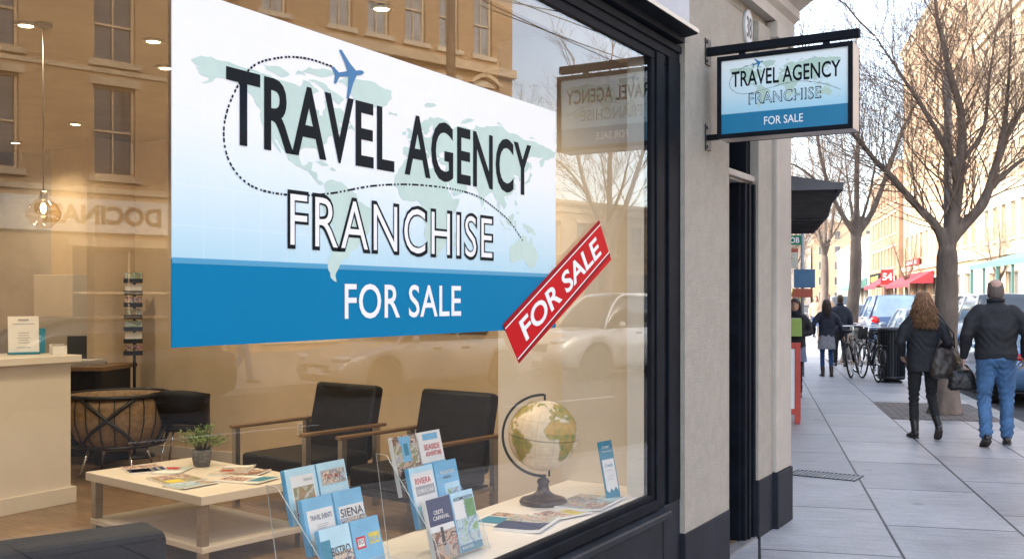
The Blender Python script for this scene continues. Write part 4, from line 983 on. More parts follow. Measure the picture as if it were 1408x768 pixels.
rackB = [
 [[(0, 1, 0, 1, 'paper_white'), (0, 1, .56, 1, 'print_navy'), (.0, 1, .0, .46, 'photo_food'), (.38, .50, .20, .52, 'print_ink'), (.36, .60, .06, .22, 'print_grey'), ('t', .22, .74, .015, 'CRETE', 'paper_white', .4), ('t', .16, .65, .015, 'CARNIVAL', 'paper_white', .68)],
  [(0, 1, 0, 1, 'print_pale'), (.03, .97, .10, .80, 'photo_park'), (.55, .97, .55, .85, 'print_green'), (.04, .5, .55, .85, 'paper_white'), (0, 1, 0, .12, 'print_teal'), ('t', .08, .86, .013, 'ACCOMMODATION', 'print_ink', .85), ('t', .08, .05, .010, 'ROUTES', 'paper_white', .5)]],
 [[(0, 1, 0, 1, 'print_pale'), (.06, .95, .36, .90, 'paper_white'), (.14, .92, .52, .68, 'print_grey'), ('t', .16, .71, .024, 'RIVIERA', 'print_red', .66), ('t', .17, .56, .016, 'DOMINICANA', 'paper_white', .7)],
  [(0, 1, 0, 1, 'print_sky'), (.3, .95, .40, .62, 'print_pale'), (.4, .9, .38, .52, 'photo_park'), ('t', .22, .78, .014, 'MOUNTAIN', 'paper_white', .6), ('t', .30, .70, .010, 'VIEWS', 'print_navy', .34)]],
 [[(0, 1, 0, 1, 'photo_food'), (.25, .72, .55, .98, 'print_sky'), (.4, .58, .66, .86, 'print_teal'), (.0, .3, .5, .85, 'photo_hills'), (.65, .95, .5, .85, 'photo_hills'), (.2, .9, .0, .42, 'print_ink'), ('t', .28, .36, .018, 'ESTANZA', 'paper_white', .64), ('t', .28, .26, .014, 'COMPANY', 'paper_white', .6)],
  [(0, 1, 0, 1, 'paper_white'), (.2, .85, .85, .96, 'print_sky'), (0, 1, .0, .46, 'print_sky'), ('t', .18, .68, .022, 'SEASIDE', 'print_red', .7), ('t', .20, .57, .018, 'ADVENTURE', 'print_red', .7), (.1, .35, .2, .36, 'print_yellow')]]]
labB = [['brochure with a dark blue top over a spoon and spices picture', 'green and blue park scene brochure with a teal foot'],
        ['white brochure with red lettering over a grey bar', 'sky blue brochure with a small green mountain'],
        ['dark food brochure at the top of the rack near the globe', 'white brochure with red lettering over a blue sea panel']]
stand('clear acrylic rack of pale blue brochures on the shelf nearest the coffee table', (-.315, 2.94, .565), R(88), .158, .205, .10, .085, rackA, labA)
stand('clear acrylic rack of mixed brochures on the shelf beside the loose magazines', (-.19, 3.43, .565), R(88), .156, .240, .118, .085, rackB, labB)

# loose magazines and a card holder on the shelf
sz = .5605
magazine('dark blue travel magazine with curled pages lying nearest the window', (-.24, 4.06, sz), 10, .22, .30, 'photo_coast', bits=((0, 1, .0, .5, 'print_navy'), (.1, .9, .55, .95, 'photo_town')), th=.014)
magazine('thin blue magazine partly under others near the brochure rack', (-.40, 4.10, sz), 6, .21, .28, 'paper_white', bits=((.1, .9, .1, .6, 'print_teal'), (.1, .9, .65, .95, 'photo_food')), th=.005)
magazine('white leaflet with orange and green pictures in the middle of the shelf', (-.22, 4.33, sz), -18, .20, .26, 'paper_white', bits=((.08, .92, .1, .6, 'photo_crowd'), (.3, .9, .65, .9, 'print_yellow')), th=.006)
magazine('large open magazine with colourful city pictures beside the globe', (-.22, 4.66, sz), 4, .26, .36, 'photo_coast', bits=((.04, .5, .05, .95, 'photo_town'), (.55, .97, .05, .5, 'photo_crowd'), (.55, .97, .55, .95, 'photo_park')), th=.008)
t = thing('card_holder', 'small stand holding one teal and white card in the window corner', 'card holder', (-.16, 4.83, .5605), R(80))
mt = Matrix.Rotation(R(-12), 4, 'X')
b = MB(); b.box(-.062, .062, .004, .007, 0, .22, 0, mt); b.box(-.062, .062, -.012, .06, 0.0003, .003); b.build('stand', 'acrylic', t)
b = MB(); b.box(-.060, .060, -.002, .0035, .004, .30, 0, mt); cd = b.build('card', 'print_teal', t)
b = MB()
wv = [(-.052, .05), (-.03, .035), (-.01, .055), (.01, .04), (.03, .06), (.052, .035)]
pl = [(-.052, .205)]+wv+[(.052, .205)]
vs = [mt @ Vector((p[0], -.0028, p[1])) for p in pl]; tri = tessellate_polygon([[Vector((p[0], p[1], 0)) for p in pl]])
b.add(vs, [tuple(q) for q in tri]); b.build('white_panel', 'paper_white', cd)
for s, z, h, m_, w in (('GOURMET', .262, .012, 'paper_white', .07), ('TICKETS AND TOURS', .242, .006, 'paper_white', .08), ('Credit', .165, .017, 'print_teal', .07), ('travel and tours', .145, .007, 'print_grey', .06), ('open all week', .115, .006, 'print_grey', .05), ('ask inside', .10, .006, 'print_grey', .045)):
    r_ = Vector((1, 0, 0)); u_ = mt.to_3x3() @ Vector((0, 0, 1)); text('print', s, h, m_, cd, mt @ Vector((-w/2, -.0034, z)), r_, u_, width=w, off=.01)

# lamps -------------------------------------------------------------------------------------
def pendant(label, loc, top):
    t = thing('pendant_lamp', label, 'lamp', loc, 0, None)
    h = top-loc[2]
    b = MB(); b.tube([(0, 0, .10), (0, 0, h)], .004, 6); b.lathe([(0, h-.02), (.05, h-.02), (.05, h), (0, h)], n=18); b.build('cord', 'wire_dark', t)
    b = MB(); b.lathe([(.0, .105), (.018, .10), (.022, .07), (.018, .05), (0, .05)], n=16); b.build('socket', 'steel', t)
    b = MB(); b.lathe([(.024, .075), (.03, .055), (.075, .02), (.098, -.03), (.092, -.055), (.06, -.095), (.035, -.115)], n=28); b.f = b.f[:-2]; b.m = b.m[:-2]; b.s = b.s[:-2]; b.build('shade', 'lamp_glass', t)
    b = MB(); b.ell((0, 0, .0), (.016, .016, .032), 12, 8); b.build('bulb', 'bulb_glow', t)
    return t
pendant('clear glass pendant lamp with a glowing bulb over the counter', (-3.30, 3.73, 2.125), 3.2)
pendant('clear glass pendant lamp low over the rear tub chair', (-6.3, 4.9, 2.3), 3.2)
def lamp_light(name, loc, power, radius=.06, spot=True):
    l = bpy.data.lights.new(name, 'SPOT' if spot else 'POINT'); l.energy = power; l.color = (1, .80, .53); l.shadow_soft_size = radius
    if spot: l.spot_size = R(150); l.spot_blend = .8
    o = bpy.data.objects.new(name, l); col.objects.link(o); o.location = loc; return o
SPOTS = [(-3.39, 3.68, 'over the coffee table'), (-3.05, 4.31, 'nearest the plant'), (-3.57, 4.85, 'behind the pendant lamp'), (-6.1, 6.0, 'over the tub chair'), (-7.6, 6.4, 'over the back desk'), (-1.39, 4.46, 'over the globe'), (-1.5, 6.3, 'at the corner by the picture'), (-4.4, 6.4, 'added unseen over the armchairs'), (-5.6, 3.4, 'added unseen over the counter'), (-2.2, 1.2, 'added unseen over the sofa'), (-7.4, 2.6, 'added unseen behind the counter'), (-.75, 2.6, 'added unseen over the brochure racks')]  # the last five are unseen lamps, added to light the room
proto = None
for k, (x, y, where) in enumerate(SPOTS):
    lab = 'small glowing ceiling spotlight '+where
    if proto is None:
        proto = thing('ceiling_spotlight', lab, 'spotlight', (x, y, 3.2), 0, 'ceiling spotlights')
        b = MB(); b.lathe([(.0, -.001), (.062, -.001), (.066, -.012), (.048, -.016), (.045, -.008), (0, -.008)], n=24); b.build('trim', 'steel', proto)
        b = MB(); b.lathe([(0, -.0085), (.044, -.0085), (.04, -.0135), (0, -.015)], n=20); b.build('lens', 'lamp_glow', proto)
    else: dup(proto, (x, y, 3.2), 0, lab, 'ceiling spotlights')
    lamp_light('spotlight_beam', (x, y, 3.175), POWER*(2.0 if x > -1.4 else 1), .05)  # beams near the window doubled, standing in for daylight on the shelf
magazine('thin folded leaflet half under the open magazine on the low table', tab(-.25, -.02), 28, .20, .27, 'photo_coast', bits=((.05, .95, .05, .4, 'paper_white'), (.1, .6, .6, .9, 'print_red')), th=.004)
magazine('small magazine with a yellow green picture at the front table edge', tab(.30, -.24), -4, .21, .27, 'photo_park', bits=((.05, .95, .7, .95, 'photo_food'),), th=.007)
magazine('white magazine with a rust red picture lying across the others by the plant', tab(.06, .26), 34, .21, .28, 'photo_town', bits=((.05, .95, .7, .95, 'paper_white'), (.1, .5, .1, .4, 'print_rust')), th=.010)

# ------------------------------------------------------------------ bare street trees
def grow(b, p, d, length, r, depth, rr, fine, up=.25):
    """one bough and everything that grows from it"""
    seg = 4 if depth > 1 else 3; pts = [p]; rad = [r]; q = p.copy(); dd = d.copy()
    for i in range(seg):
        dd = (dd+Vector((rr.gauss(0, .13), rr.gauss(0, .13), rr.gauss(up*.3, .10)))).normalized()
        q = q+dd*length/seg; pts.append(q.copy()); rad.append(r*(1-.5*(i+1)/seg))
    b.tube(pts, rad, 7 if depth > 3 else (5 if depth > 1 else 3), sm=True, cap=False)
    if depth == 0: return
    n = rr.choice((3, 4, 4)) if depth > 1 else fine
    for k in range(n):
        f = rr.uniform(.35, 1.0) if k else 1.0
        i = min(int(f*seg), seg-1); a = pts[i].lerp(pts[i+1], f*seg-i)
        side = dd.orthogonal().normalized(); side.rotate(Matrix.Rotation(rr.uniform(0, 6.283), 3, dd))
        nd = (dd*rr.uniform(.55, 1.0)+side*rr.uniform(.45, .9)+Vector((0, 0, up*.5))).normalized()
        grow(b, a, nd, length*rr.uniform(.52, .78), max(.0022, r*rr.uniform(.34, .5)), depth-1, rr, fine, up)
def spline(pts, n=5):
    P = [Vector(p) for p in pts]; out = []
    for i in range(len(P)-1):
        p0, p1, p2, p3 = P[max(i-1, 0)], P[i], P[i+1], P[min(i+2, len(P)-1)]
        for k in range(n):
            t = k/n; out.append(.5*((2*p1)+(p2-p0)*t+(2*p0-5*p1+4*p2-p3)*t*t+(-p0+3*p1-3*p2+p3)*t**3))
    return out+[P[-1]]
def tree(label, loc, trunk, r0, limbs, seed, rz=0, fine=5, bark='bark', depth=3, group='bare trees along the pavement'):
    limbs = [(p, r*.86) for p, r in limbs]
    t = thing('bare_tree', label, 'tree', loc, rz, group); rr = random.Random(seed)
    b = MB(); tp = spline(trunk, 6); n = len(tp)
    rad = [r0*(1.0+.45*math.exp(-9*i/n))*(1-.20*i/n)*(1 if i < n-3 else (.97, .86, .55)[i-n+3]) for i in range(n)]
    b.tube(tp, rad, 16)
    cr = MB()
    for pts, r in limbs:
        sp = spline(pts, 5); m = len(sp)
        near = (sp[0]-tp[-1]).length < .7
        b.tube(([tp[-5]*.6+sp[0]*.4-Vector((0, 0, .10))] if near else [sp[0]-(sp[1]-sp[0]).normalized()*r*1.2])+sp, [r*.9]+[r*(1.12-.74*i/(m-1)) for i in range(m)], 12)
        for i in range(3, m):
            f = i/(m-1)
            for q in range(2 if f < .45 else 3):
                if rr.random() < .15: continue
                d = (sp[min(i+1, m-1)]-sp[i-1]).normalized(); side = d.orthogonal().normalized(); side.rotate(Matrix.Rotation(rr.uniform(0, 6.283), 3, d))
                grow(cr, sp[i], (d*.6+side*rr.uniform(.5, 1)+Vector((0, 0, .18))).normalized(), rr.uniform(.7, 1.3)*(1.15-.35*f), r*rr.uniform(.10, .19)*(1.1-.5*f), depth-1, rr, fine)
        grow(cr, sp[-1], (sp[-1]-sp[-2]).normalized(), 1.2, r*.32, depth, rr, fine)
    # roughen the bark
    for i, v in enumerate(b.v):
        k = noise.noise(Vector((v[0]*9, v[1]*9, v[2]*3)))*.012; c = Vector(v); b.v[i] = (c.x+k, c.y+k*.6, c.z)
    (remeshed(b, 'trunk', bark, t, .022, 4) if fine > 4 else b.build('trunk', bark, t)); cr.build('crown', 'twig', t)
    return t
T1 = (0.075, 15.28, 0)
tree('bare street tree with a thick forked trunk between the walking woman and man', T1, [(0, -.03, 0), (0, -.04, .89), (.02, -.02, 1.7), (.03, -.01, 2.35)], .172,
     [([(-.02, -.03, 2.38), (-.12, -.10, 2.62), (-.36, -.25, 2.91), (-.67, -.43, 3.32), (-.84, -.53, 3.52), (-1.06, -.66, 3.82), (-1.45, -.8, 4.3)], .075),
      ([(.05, .0, 2.4), (.10, .02, 2.7), (.16, .06, 3.22), (.2, .09, 4.08), (.07, .01, 4.68), (-.1, -.09, 5.54)], .105),
      ([(.17, .07, 3.3), (-.02, -.05, 3.75), (-.24, -.18, 4.2), (-.54, -.35, 4.73), (-.84, -.53, 5.24)], .055),
      ([(.06, .0, 2.4), (.22, .1, 2.62), (.47, .24, 2.95), (.64, .34, 3.57), (.86, .47, 4.13), (1.22, .69, 4.53)], .095),
      ([(.62, .33, 3.5), (.74, .4, 4.3), (.79, .43, 5.34)], .05),
      ([(.2, .08, 3.5), (.45, .4, 4.0), (.5, .6, 4.8), (.6, .8, 5.6)], .045),
      ([(.52, .27, 3.1), (.9, .5, 3.5), (1.4, .7, 3.75)], .05),
      ([(.1, .03, 2.9), (.05, .5, 3.4), (-.1, .9, 4.2), (-.2, 1.1, 5.0)], .05)], 3, fine=7)
T2 = (-3.58, 26.21, 0)
t2 = tree('bare street tree by the kerb beyond the parked bicycles', T2, [(0.01, -.05, 0), (.07, -.02, 1.24), (.14, .02, 2.14), (.15, .03, 3.2)], .165,
     [([(.13, .02, 3.2), (-.1, -.1, 3.6), (-.35, -.26, 4.14), (-.61, -.42, 5.14), (-.74, -.49, 6.32)], .09),
      ([(.17, .04, 3.23), (.17, .04, 4.68), (.2, .06, 5.95), (.1, .1, 7.2)], .085),
      ([(.18, .06, 3.2), (.51, .24, 3.78), (.9, .47, 4.96), (1.14, .61, 5.77), (1.5, .8, 6.6)], .09),
      ([(.1, .0, 3.5), (-.1, .5, 4.2), (-.3, .9, 5.2)], .06), ([(.3, .1, 3.6), (.6, -.3, 4.4), (.8, -.6, 5.4)], .05), ([(-.35, -.26, 4.14), (-1.0, -.5, 4.8), (-1.7, -.8, 5.2)], .05)], 5, fine=5)
far_spots = [(2.3, 38.5, 'bare tree beyond the second kerbside tree, just past the notice post', 1.0, 50), (1.2, 48, 'bare tree half hidden by the notice board on the footway', .9, 190), (2.3, 62, 'slender bare tree far along the near footway', 1.1, 120), (14.0, 66, 'bare tree before the shops with red awnings', .85, 20), (13.6, 100, 'bare tree before the far pale buildings', 1.0, 200), (2.3, 84, 'bare tree at the far end of the near footway', 1.1, 260), (8, 215, 'bare tree at the end of the street', 1.5, 310), (-3, 210, 'wide bare tree closing the end of the street', 1.6, 75), (3, 150, 'bare tree far off beside the pale end building', 1.2, 140), (0.3, 120, 'distant bare tree over the walking crowd', 1.25, 33)]
for L, T, lab, s, a in far_spots:
    dup(t2, S(L, T), R(a), lab, 'bare trees along the pavement', s)
dup(t2, S(13.4, 20.3), R(95), 'bare tree across the road by the parked white car', 'bare trees along the pavement', 1.0)
dup(t2, S(17.5, 41), R(15), 'bare tree across the road in front of the low sunlit building', 'bare trees along the pavement', 1.1)

# ------------------------------------------------------------------ buildings across the street
def facade(name, label, L0, L1, T0, T1, H, wallm, trimm, rows, group=None, pane='pane_far', cornice=.35, winframe='far_trim', ground=True, depth=.22, shopm='shop_pale', ends=True, maxp=96):
    """a block whose street front (towards the shop) has real window openings; rows: list of (sill, head, [T centres], width)"""
    t = thing(name, label, 'building', S(L0, T0), SA, group)
    W_ = T1-T0; b = MB()
    ys = sorted({0, W_}|{c-w/2-T0 for s, h, cs, w in rows for c in cs}|{c+w/2-T0 for s, h, cs, w in rows for c in cs}); zs = sorted({0, H}|{s for s, h, _, _ in rows}|{h for s, h, _, _ in rows})
    def hole(y, z): return any(s < z < h and any(abs(y+T0-c) < w/2 for c in cs) for s, h, cs, w in rows)
    for i in range(len(ys)-1):
        j = 0
        while j < len(zs)-1:
            ym = (ys[i]+ys[i+1])/2
            if hole(ym, (zs[j]+zs[j+1])/2): j += 1; continue
            k = j
            while k+1 < len(zs)-1 and not hole(ym, (zs[k+1]+zs[k+2])/2): k += 1
            b.quad((0, ys[i], zs[j]), (0, ys[i+1], zs[j]), (0, ys[i+1], zs[k+1]), (0, ys[i], zs[k+1])); j = k+1
    for s, h, cs, w in rows:
        for c in cs:
            y0, y1 = c-w/2-T0, c+w/2-T0
            b.quad((0, y0, s), (depth, y0, s), (depth, y0, h), (0, y0, h)); b.quad((0, y1, s), (depth, y1, s), (depth, y1, h), (0, y1, h)); b.quad((0, y0, s), (0, y1, s), (depth, y1, s), (depth, y0, s)); b.quad((0, y0, h), (0, y1, h), (depth, y1, h), (depth, y0, h))
    Dp = L1-L0
    b.quad((Dp, 0, 0), (Dp, W_, 0), (Dp, W_, H), (Dp, 0, H)); b.quad((0, 0, 0), (Dp, 0, 0), (Dp, 0, H), (0, 0, H)); b.quad((0, W_, 0), (Dp, W_, 0), (Dp, W_, H), (0, W_, H))
    b.build('wall', wallm, t)
    MB().box(.01, Dp-.01, .01, W_-.01, H-.6, H-.45).build('roof', 'dark_metal', t)
    if cornice:
        c = cornice; b = MB(); b.prism([(0, H-.75), (-.3*c, H-.7), (-.4*c, H-.4), (-c, H-.15), (-c, H+.02), (.3, H+.02), (.3, H-.75)], -.0 if not ends else -c, W_+(c if ends else 0), 'y'); b.build('cornice', trimm, t)
    npart = 0
    wm = {}
    for s, h, cs, w in rows:
        for c in cs:
            if npart >= maxp: continue
            npart += 1; key = (round(w, 3), round(h-s, 3))
            if key not in wm:
                hh = h-s; f = MB(); fw = .07
                f.box(depth-.10, depth-.02, -w/2+.001, -w/2+fw, .001, hh-.001); f.box(depth-.10, depth-.02, w/2-fw, w/2-.001, .001, hh-.001); f.box(depth-.10, depth-.02, -w/2+fw, w/2-fw, .001, fw); f.box(depth-.10, depth-.02, -w/2+fw, w/2-fw, hh-fw, hh-.001); f.box(depth-.09, depth-.03, -w/2+fw, w/2-fw, hh*.5-.03, hh*.5+.03); f.box(depth-.08, depth-.04, -.02, .02, fw, hh-fw)
                f.box(-.10, .03, -w/2-.15, w/2+.15, -.16, -.002); f.box(-.05, -.002, -w/2-.13, w/2+.13, hh+.002, hh+.22)
                p = MB(); p.box(depth-.015, depth-.005, -w/2+.002, w/2-.002, .002, hh-.002)
                wm[key] = (f.mesh('window', winframe), p.mesh('pane', pane))
            o = bpy.data.objects.new('window', wm[key][0]); col.objects.link(o); o.parent = t; o.location = (0, c-T0, s)
            q = bpy.data.objects.new('pane', wm[key][1]); col.objects.link(q); q.parent = o
    return t
def band(t, z0, z1, y0, y1, m, out=.08, name='string_course'): MB().box(-out, -.002, y0, y1, z0, z1).build(name, m, t)
# mirrored in the shop window: two tan brick houses across the wide part of the street
A1 = facade('brick_building', 'tan brick building across the street mirrored in the shop window, with a pale shop fascia', 24, 36, -12, 15.4, 13.6, 'brick_tan', 'stone_trim',
       [(4.94, 7.41, [-9, -6, -3, 0, 3, 6, 9.0, 12.05], 1.15), (8.07, 10.1, [-9, -6, -3, 0, 3, 6, 9.0, 12.05], 1.15), (11.0, 12.5, [-9, -6, -3, 0, 3, 6, 9.0, 12.05], 1.1), (.5, 3.0, [-8, -3, 2, 7, 12.5], 3.2)], pane='pane_dark', winframe='stone_trim')
band(A1, 3.38, 4.28, .0, 27.4, 'shop_pale', .14, 'fascia'); band(A1, 4.45, 4.60, 0, 27.4, 'stone_trim'); band(A1, 7.85-.12, 7.85, 0, 27.4, 'stone_trim', .05)
text('shop_name', 'DOCINAEP', .46, 'bark_warm', A1, (-.145, 25.3, 3.62), (0, -1, 0), (0, 0, 1), width=3.4, off=.04)
text('shop_name', 'DOCINAEP', .46, 'bark_warm', A1, (-.145, 12.3, 3.62), (0, -1, 0), (0, 0, 1), width=3.4, off=.04)
A2 = facade('brick_building', 'ornate tan brick building with a heavy cornice mirrored beside the open sky', 23.4, 36, 15.45, 26.3, 14.2, 'brick_tan', 'stone_trim',
       [(3.9, 6.1, [16.6, 18.97, 20.4, 21.9, 23.35, 24.9], .85), (6.85, 9.1, [16.6, 18.97, 20.4, 21.9, 23.35, 24.9], .85), (10.2, 12.4, [16.6, 18.97, 20.4, 21.9, 23.35, 24.9], .85), (.4, 3.0, [17.5, 20.9, 24.3], 2.4)], pane='pane_pale', winframe='far_trim', cornice=.7)
band(A2, 9.55, 9.85, 0, 10.85, 'stone_trim', .25); band(A2, 6.35, 6.55, 0, 10.85, 'stone_trim', .1); band(A2, 3.2, 3.55, 0, 10.85, 'stone_trim', .2)
for y in (1.15, 4.95, 9.45):        # curved hoods over the windows
    b = MB(); b.prism([(y-.75+1.5*k/10, 9.16+.42*math.sin(math.pi*k/10)) for k in range(11)]+[(y+.6-1.2*k/10, 9.16+.26*math.sin(math.pi*k/10)) for k in range(11)], -.22, -.002, 'x'); b.build('window_hood', 'stone_trim', A2)
A3 = facade('low_building', 'low sunlit cream building mirrored low at the edge of the shop window', 40, 52, 30, 62, 7.6, 'far_cream', 'far_trim', [(4.4, 6.3, [32+2.6*k for k in range(11)], 1.2), (.4, 3.2, [33+4*k for k in range(7)], 2.6)], pane='pane_pale')
# direct view, right of the trees
B0 = facade('cream_building', 'tall cream building behind the green canopy', 14.6, 30, 44, 74.6, 21, 'far_cream', 'far_trim', [(s, s+2.1, [46+2.35*k for k in range(12)], 1.05) for s in (5.2, 8.7, 12.2, 15.7)]+[(.4, 3.2, [47.5+4.4*k for k in range(6)], 3)])
band(B0, 4.2, 4.5, 0, 30.6, 'far_trim', .2); band(B0, 18.4, 18.8, 0, 30.6, 'far_trim', .2)
B1 = facade('peach_building', 'tallest peach coloured building rising behind the forked tree', 14.8, 34, 75, 112, 27, 'far_peach', 'far_trim', [(s, s+2.3, [77+2.9*k for k in range(12)], 1.3) for s in (5.4, 9.2, 13.0, 16.8, 20.6)]+[(.4, 3.4, [78.5+5*k for k in range(7)], 3.2)])
band(B1, 4.3, 4.7, 0, 37, 'far_trim', .2)
B2 = facade('brick_building', 'red brick building over the shops with red awnings', 14.4, 30, 112.4, 140, 16, 'far_brick', 'far_trim', [(s, s+2.2, [115+3*k for k in range(8)], 1.4) for s in (5, 8.6, 12)]+[(.4, 3.2, [115.5+5*k for k in range(5)], 3.4)])
B3 = facade('white_building', 'low white building far down the street', 14.4, 30, 140.5, 196, 10, 'far_white', 'far_trim', [(s, s+2.1, [143+3.4*k for k in range(15)], 1.4) for s in (5, 8-.3)]+[(.4, 3.2, [144+6*k for k in range(9)], 3.8)], cornice=.25)
def far_block(label, L0, L1, T, H, m, seed):
    """closes the street: front faces back along it"""
    t = thing('end_building', label, 'building', S(L0, T), SA, None); w = L1-L0
    b = MB(); b.box(0, w, 0, 12, 0, H); b.build('wall', m, t)
    b = MB(); b.box(-.3, w+.3, -.35, 0, H-.5, H+.1); b.build('cornice', 'far_trim', t)
    rr = random.Random(seed); nx = int(w/3.2); k = 0
    for i in range(nx):
        for z in [1+3.4*q for q in range(int(H/3.4))]:
            x = (i+.5)*w/nx; f = MB(); f.box(x-.75, x+.75, -.12, -.02, z, z+.12); f.box(x-.7, x+.7, -.06, -.002, z+.12, z+2.1); o = f.build('window', 'far_trim', t)
            f = MB(); f.box(x-.6, x+.6, -.085, -.061, z+.22, z+2.0); q = f.build('pane', 'pane_far', t); q.parent = o
far_block('pale cream building closing the end of the street', -14, 1, 236, 11, 'far_cream', 1)
far_block('white three storey building at the end of the street', 1.4, 12, 242, 14, 'far_white', 2)
far_block('peach building at the far corner of the street end', 12.5, 36, 238, 19, 'far_peach', 3)
# next door on the near side
N1 = thing('neighbour_building', 'plain rendered neighbour building standing behind the shop corner', 'building', S(-14, 9.6), SA)
b = MB(); b.box(0, 12.9, 0, 15.5, 0, 8.2); b.build('wall', 'stucco_trim', N1)
b = MB(); b.box(12.9, 13.2, -.2, 15.7, 7.8, 8.3); b.build('cornice', 'stucco_trim', N1)
for y in (2.2, 5.4, 8.6, 11.8):
    f = MB(); f.box(12.902, 12.96, y-.65, y+.65, 4.3, 6.5); o = f.build('window', 'far_trim', N1); f = MB(); f.box(12.9605, 12.97, y-.55, y+.55, 4.4, 6.4); q = f.build('pane', 'pane_dark', N1); q.parent = o
f = MB(); f.box(12.902, 12.95, 1, 14.5, .4, 2.6); o = f.build('shop_front', 'frame_black', N1); f = MB(); f.box(12.9505, 12.96, 1.2, 14.3, .6, 2.5); q = f.build('pane', 'pane_dark', N1); q.parent = o

# grey hipped canopy sticking out past the shop corner
t = thing('cafe_canopy', 'dark grey sloping canopy jutting out past the shop corner', 'awning', S(-.95, 13.2), SA)
x1, y0, y1 = 1.93, -.45, 3.4
b = MB(); zt, zb = 3.32, 2.98
b.add([(0, y0, zt), (0, y1, zt), (x1, y1, zb), (x1, y0, zb)], [(0, 1, 2, 3)]); b.add([(0, y0, zt), (x1, y0, zb), (0, y0, zb)], [(0, 1, 2)]); b.add([(0, y1, zt), (x1, y1, zb), (0, y1, zb)], [(0, 1, 2)])
b.build('cover', 'awning_grey', t)
b = MB(); b.box(x1-.03, x1+.03, y0-.03, y1+.03, 2.90, 2.985); b.box(0, x1-.031, y0-.03, y0+.0, 2.90, 2.9795); b.box(0, x1-.031, y1, y1+.03, 2.90, 2.9795)
b.build('rim', 'awning_grey', t)
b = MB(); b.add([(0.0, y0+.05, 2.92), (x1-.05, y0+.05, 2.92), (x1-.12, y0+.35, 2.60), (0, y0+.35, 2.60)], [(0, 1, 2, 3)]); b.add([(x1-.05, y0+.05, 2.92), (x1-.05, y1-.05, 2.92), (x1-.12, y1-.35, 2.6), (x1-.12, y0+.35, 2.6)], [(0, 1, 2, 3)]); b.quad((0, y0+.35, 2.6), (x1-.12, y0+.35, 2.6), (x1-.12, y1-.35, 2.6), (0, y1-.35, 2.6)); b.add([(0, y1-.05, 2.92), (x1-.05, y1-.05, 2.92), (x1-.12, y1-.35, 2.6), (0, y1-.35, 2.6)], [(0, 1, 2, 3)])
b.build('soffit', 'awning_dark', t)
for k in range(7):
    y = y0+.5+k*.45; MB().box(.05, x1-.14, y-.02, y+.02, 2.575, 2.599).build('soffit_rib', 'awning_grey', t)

# awnings, banners and canopy across the street
def awning(label, L, T0, T1, z0, z1, out, m, group=None):
    t = thing('shop_awning', label, 'awning', S(L, T0), SA, group); w = T1-T0
    b = MB(); n = max(4, int(w/.6)); vs = []
    for i in range(n+1):
        y = w*i/n; vs += [(0, y, z1), (-out, y, z0)]
    b.add(vs, [(2*i, 2*i+2, 2*i+3, 2*i+1) for i in range(n)]); b.add([(0, 0, z1), (-out, 0, z0), (0, 0, z0)], [(0, 1, 2)]); b.add([(0, w, z1), (-out, w, z0), (0, w, z0)], [(0, 1, 2)]); b.build('cover', m, t)
    b = MB()
    for i in range(n*2):
        y = w*i/(n*2); b.add([(-out, y, z0), (-out, y+w/(n*2), z0), (-out-.01, y+w/(n*2), z0-.28), (-out-.01, y+w/(n*4), z0-.36), (-out-.01, y, z0-.28)], [(0, 1, 2, 3, 4)])
    b.build('valance', m, t); return t
awning('pink red shop awning hanging over the far shop front', 14.7, 93, 109, 2.9, 4.0, 2.0, 'awning_red')
awning('red shop awning on the brick building farther along', 14.3, 114, 126, 2.9, 4.1, 2.0, 'awning_red')
awning('dark green awning on the far white building', 14.3, 143, 160, 3.0, 4.4, 2.0, 'teal_canopy')
awning('grey awning low across the road mirrored at the window edge', 39.9, 34, 44, 2.9, 4.2, 2.4, 'far_white')
def sign_board(label, L, T0, T1, z0, z1, m, s, tm):
    t = thing('shop_sign', label, 'sign', S(L, T0), SA); w = T1-T0
    b = MB(); b.box(-.12, 0, 0, w, z0, z1); b.build('board', m, t)
    if s: text('lettering', s, (z1-z0)*.5, tm, t, (-.125, w*.85, z0+(z1-z0)*.25), (0, -1, 0), (0, 0, 1), width=w*.7, off=.03)
sign_board('red shop sign over the pink awning', 14.66, 100, 109, 4.75, 5.35, 'signal_red', 'SALE', 'poster_white')
sign_board('dark shop sign with yellow letters on the brick building', 14.25, 127, 138, 3.3, 4.6, 'poster_ink', 'MARKET', 'print_yellow')
def banner(label, L, T, z0, z1, w, s):
    t = thing('street_banner', label, 'banner', S(L, T), SA, None)
    b = MB(); b.tube([(0, 0, 0), (0, 0, z1+.3)], .06, 8); b.tube([(0, 0, z1+.05), (-w-.1, 0, z1+.05)], .02, 6); b.tube([(0, 0, z0-.05), (-w-.1, 0, z0-.05)], .02, 6); b.build('post', 'galvanised', t)
    b = MB(); b.box(-w-.08, -.08, -.012, .012, z0, z1); b.build('cloth', 'signal_red', t)
    text('lettering', s, (z1-z0)*.42, 'poster_white', t, (-w*.88-.05, -.0135, z0+(z1-z0)*.32), (1, 0, 0), (0, 0, 1), width=w*.75, off=.03)
banner('red street banner with white figures on a post before the far shops', 13.9, 112, 3.0, 4.6, 1.25, '54')
t = thing('green_canopy', 'pale green glazed canopy on thin posts before the cream building', 'canopy', S(11.2, 47), SA)
b = MB(); b.add([(0, 0, 3.35), (0, 12, 3.35), (3.3, 12, 4.3), (3.3, 0, 4.3)], [(0, 1, 2, 3)]); b.add([(0, 0, 3.35), (3.3, 0, 4.3), (3.3, 0, 3.35)], [(0, 1, 2)]); b.box(-.06, .0, -.1, 12.1, 3.12, 3.36); b.build('roof', 'teal_canopy', t)
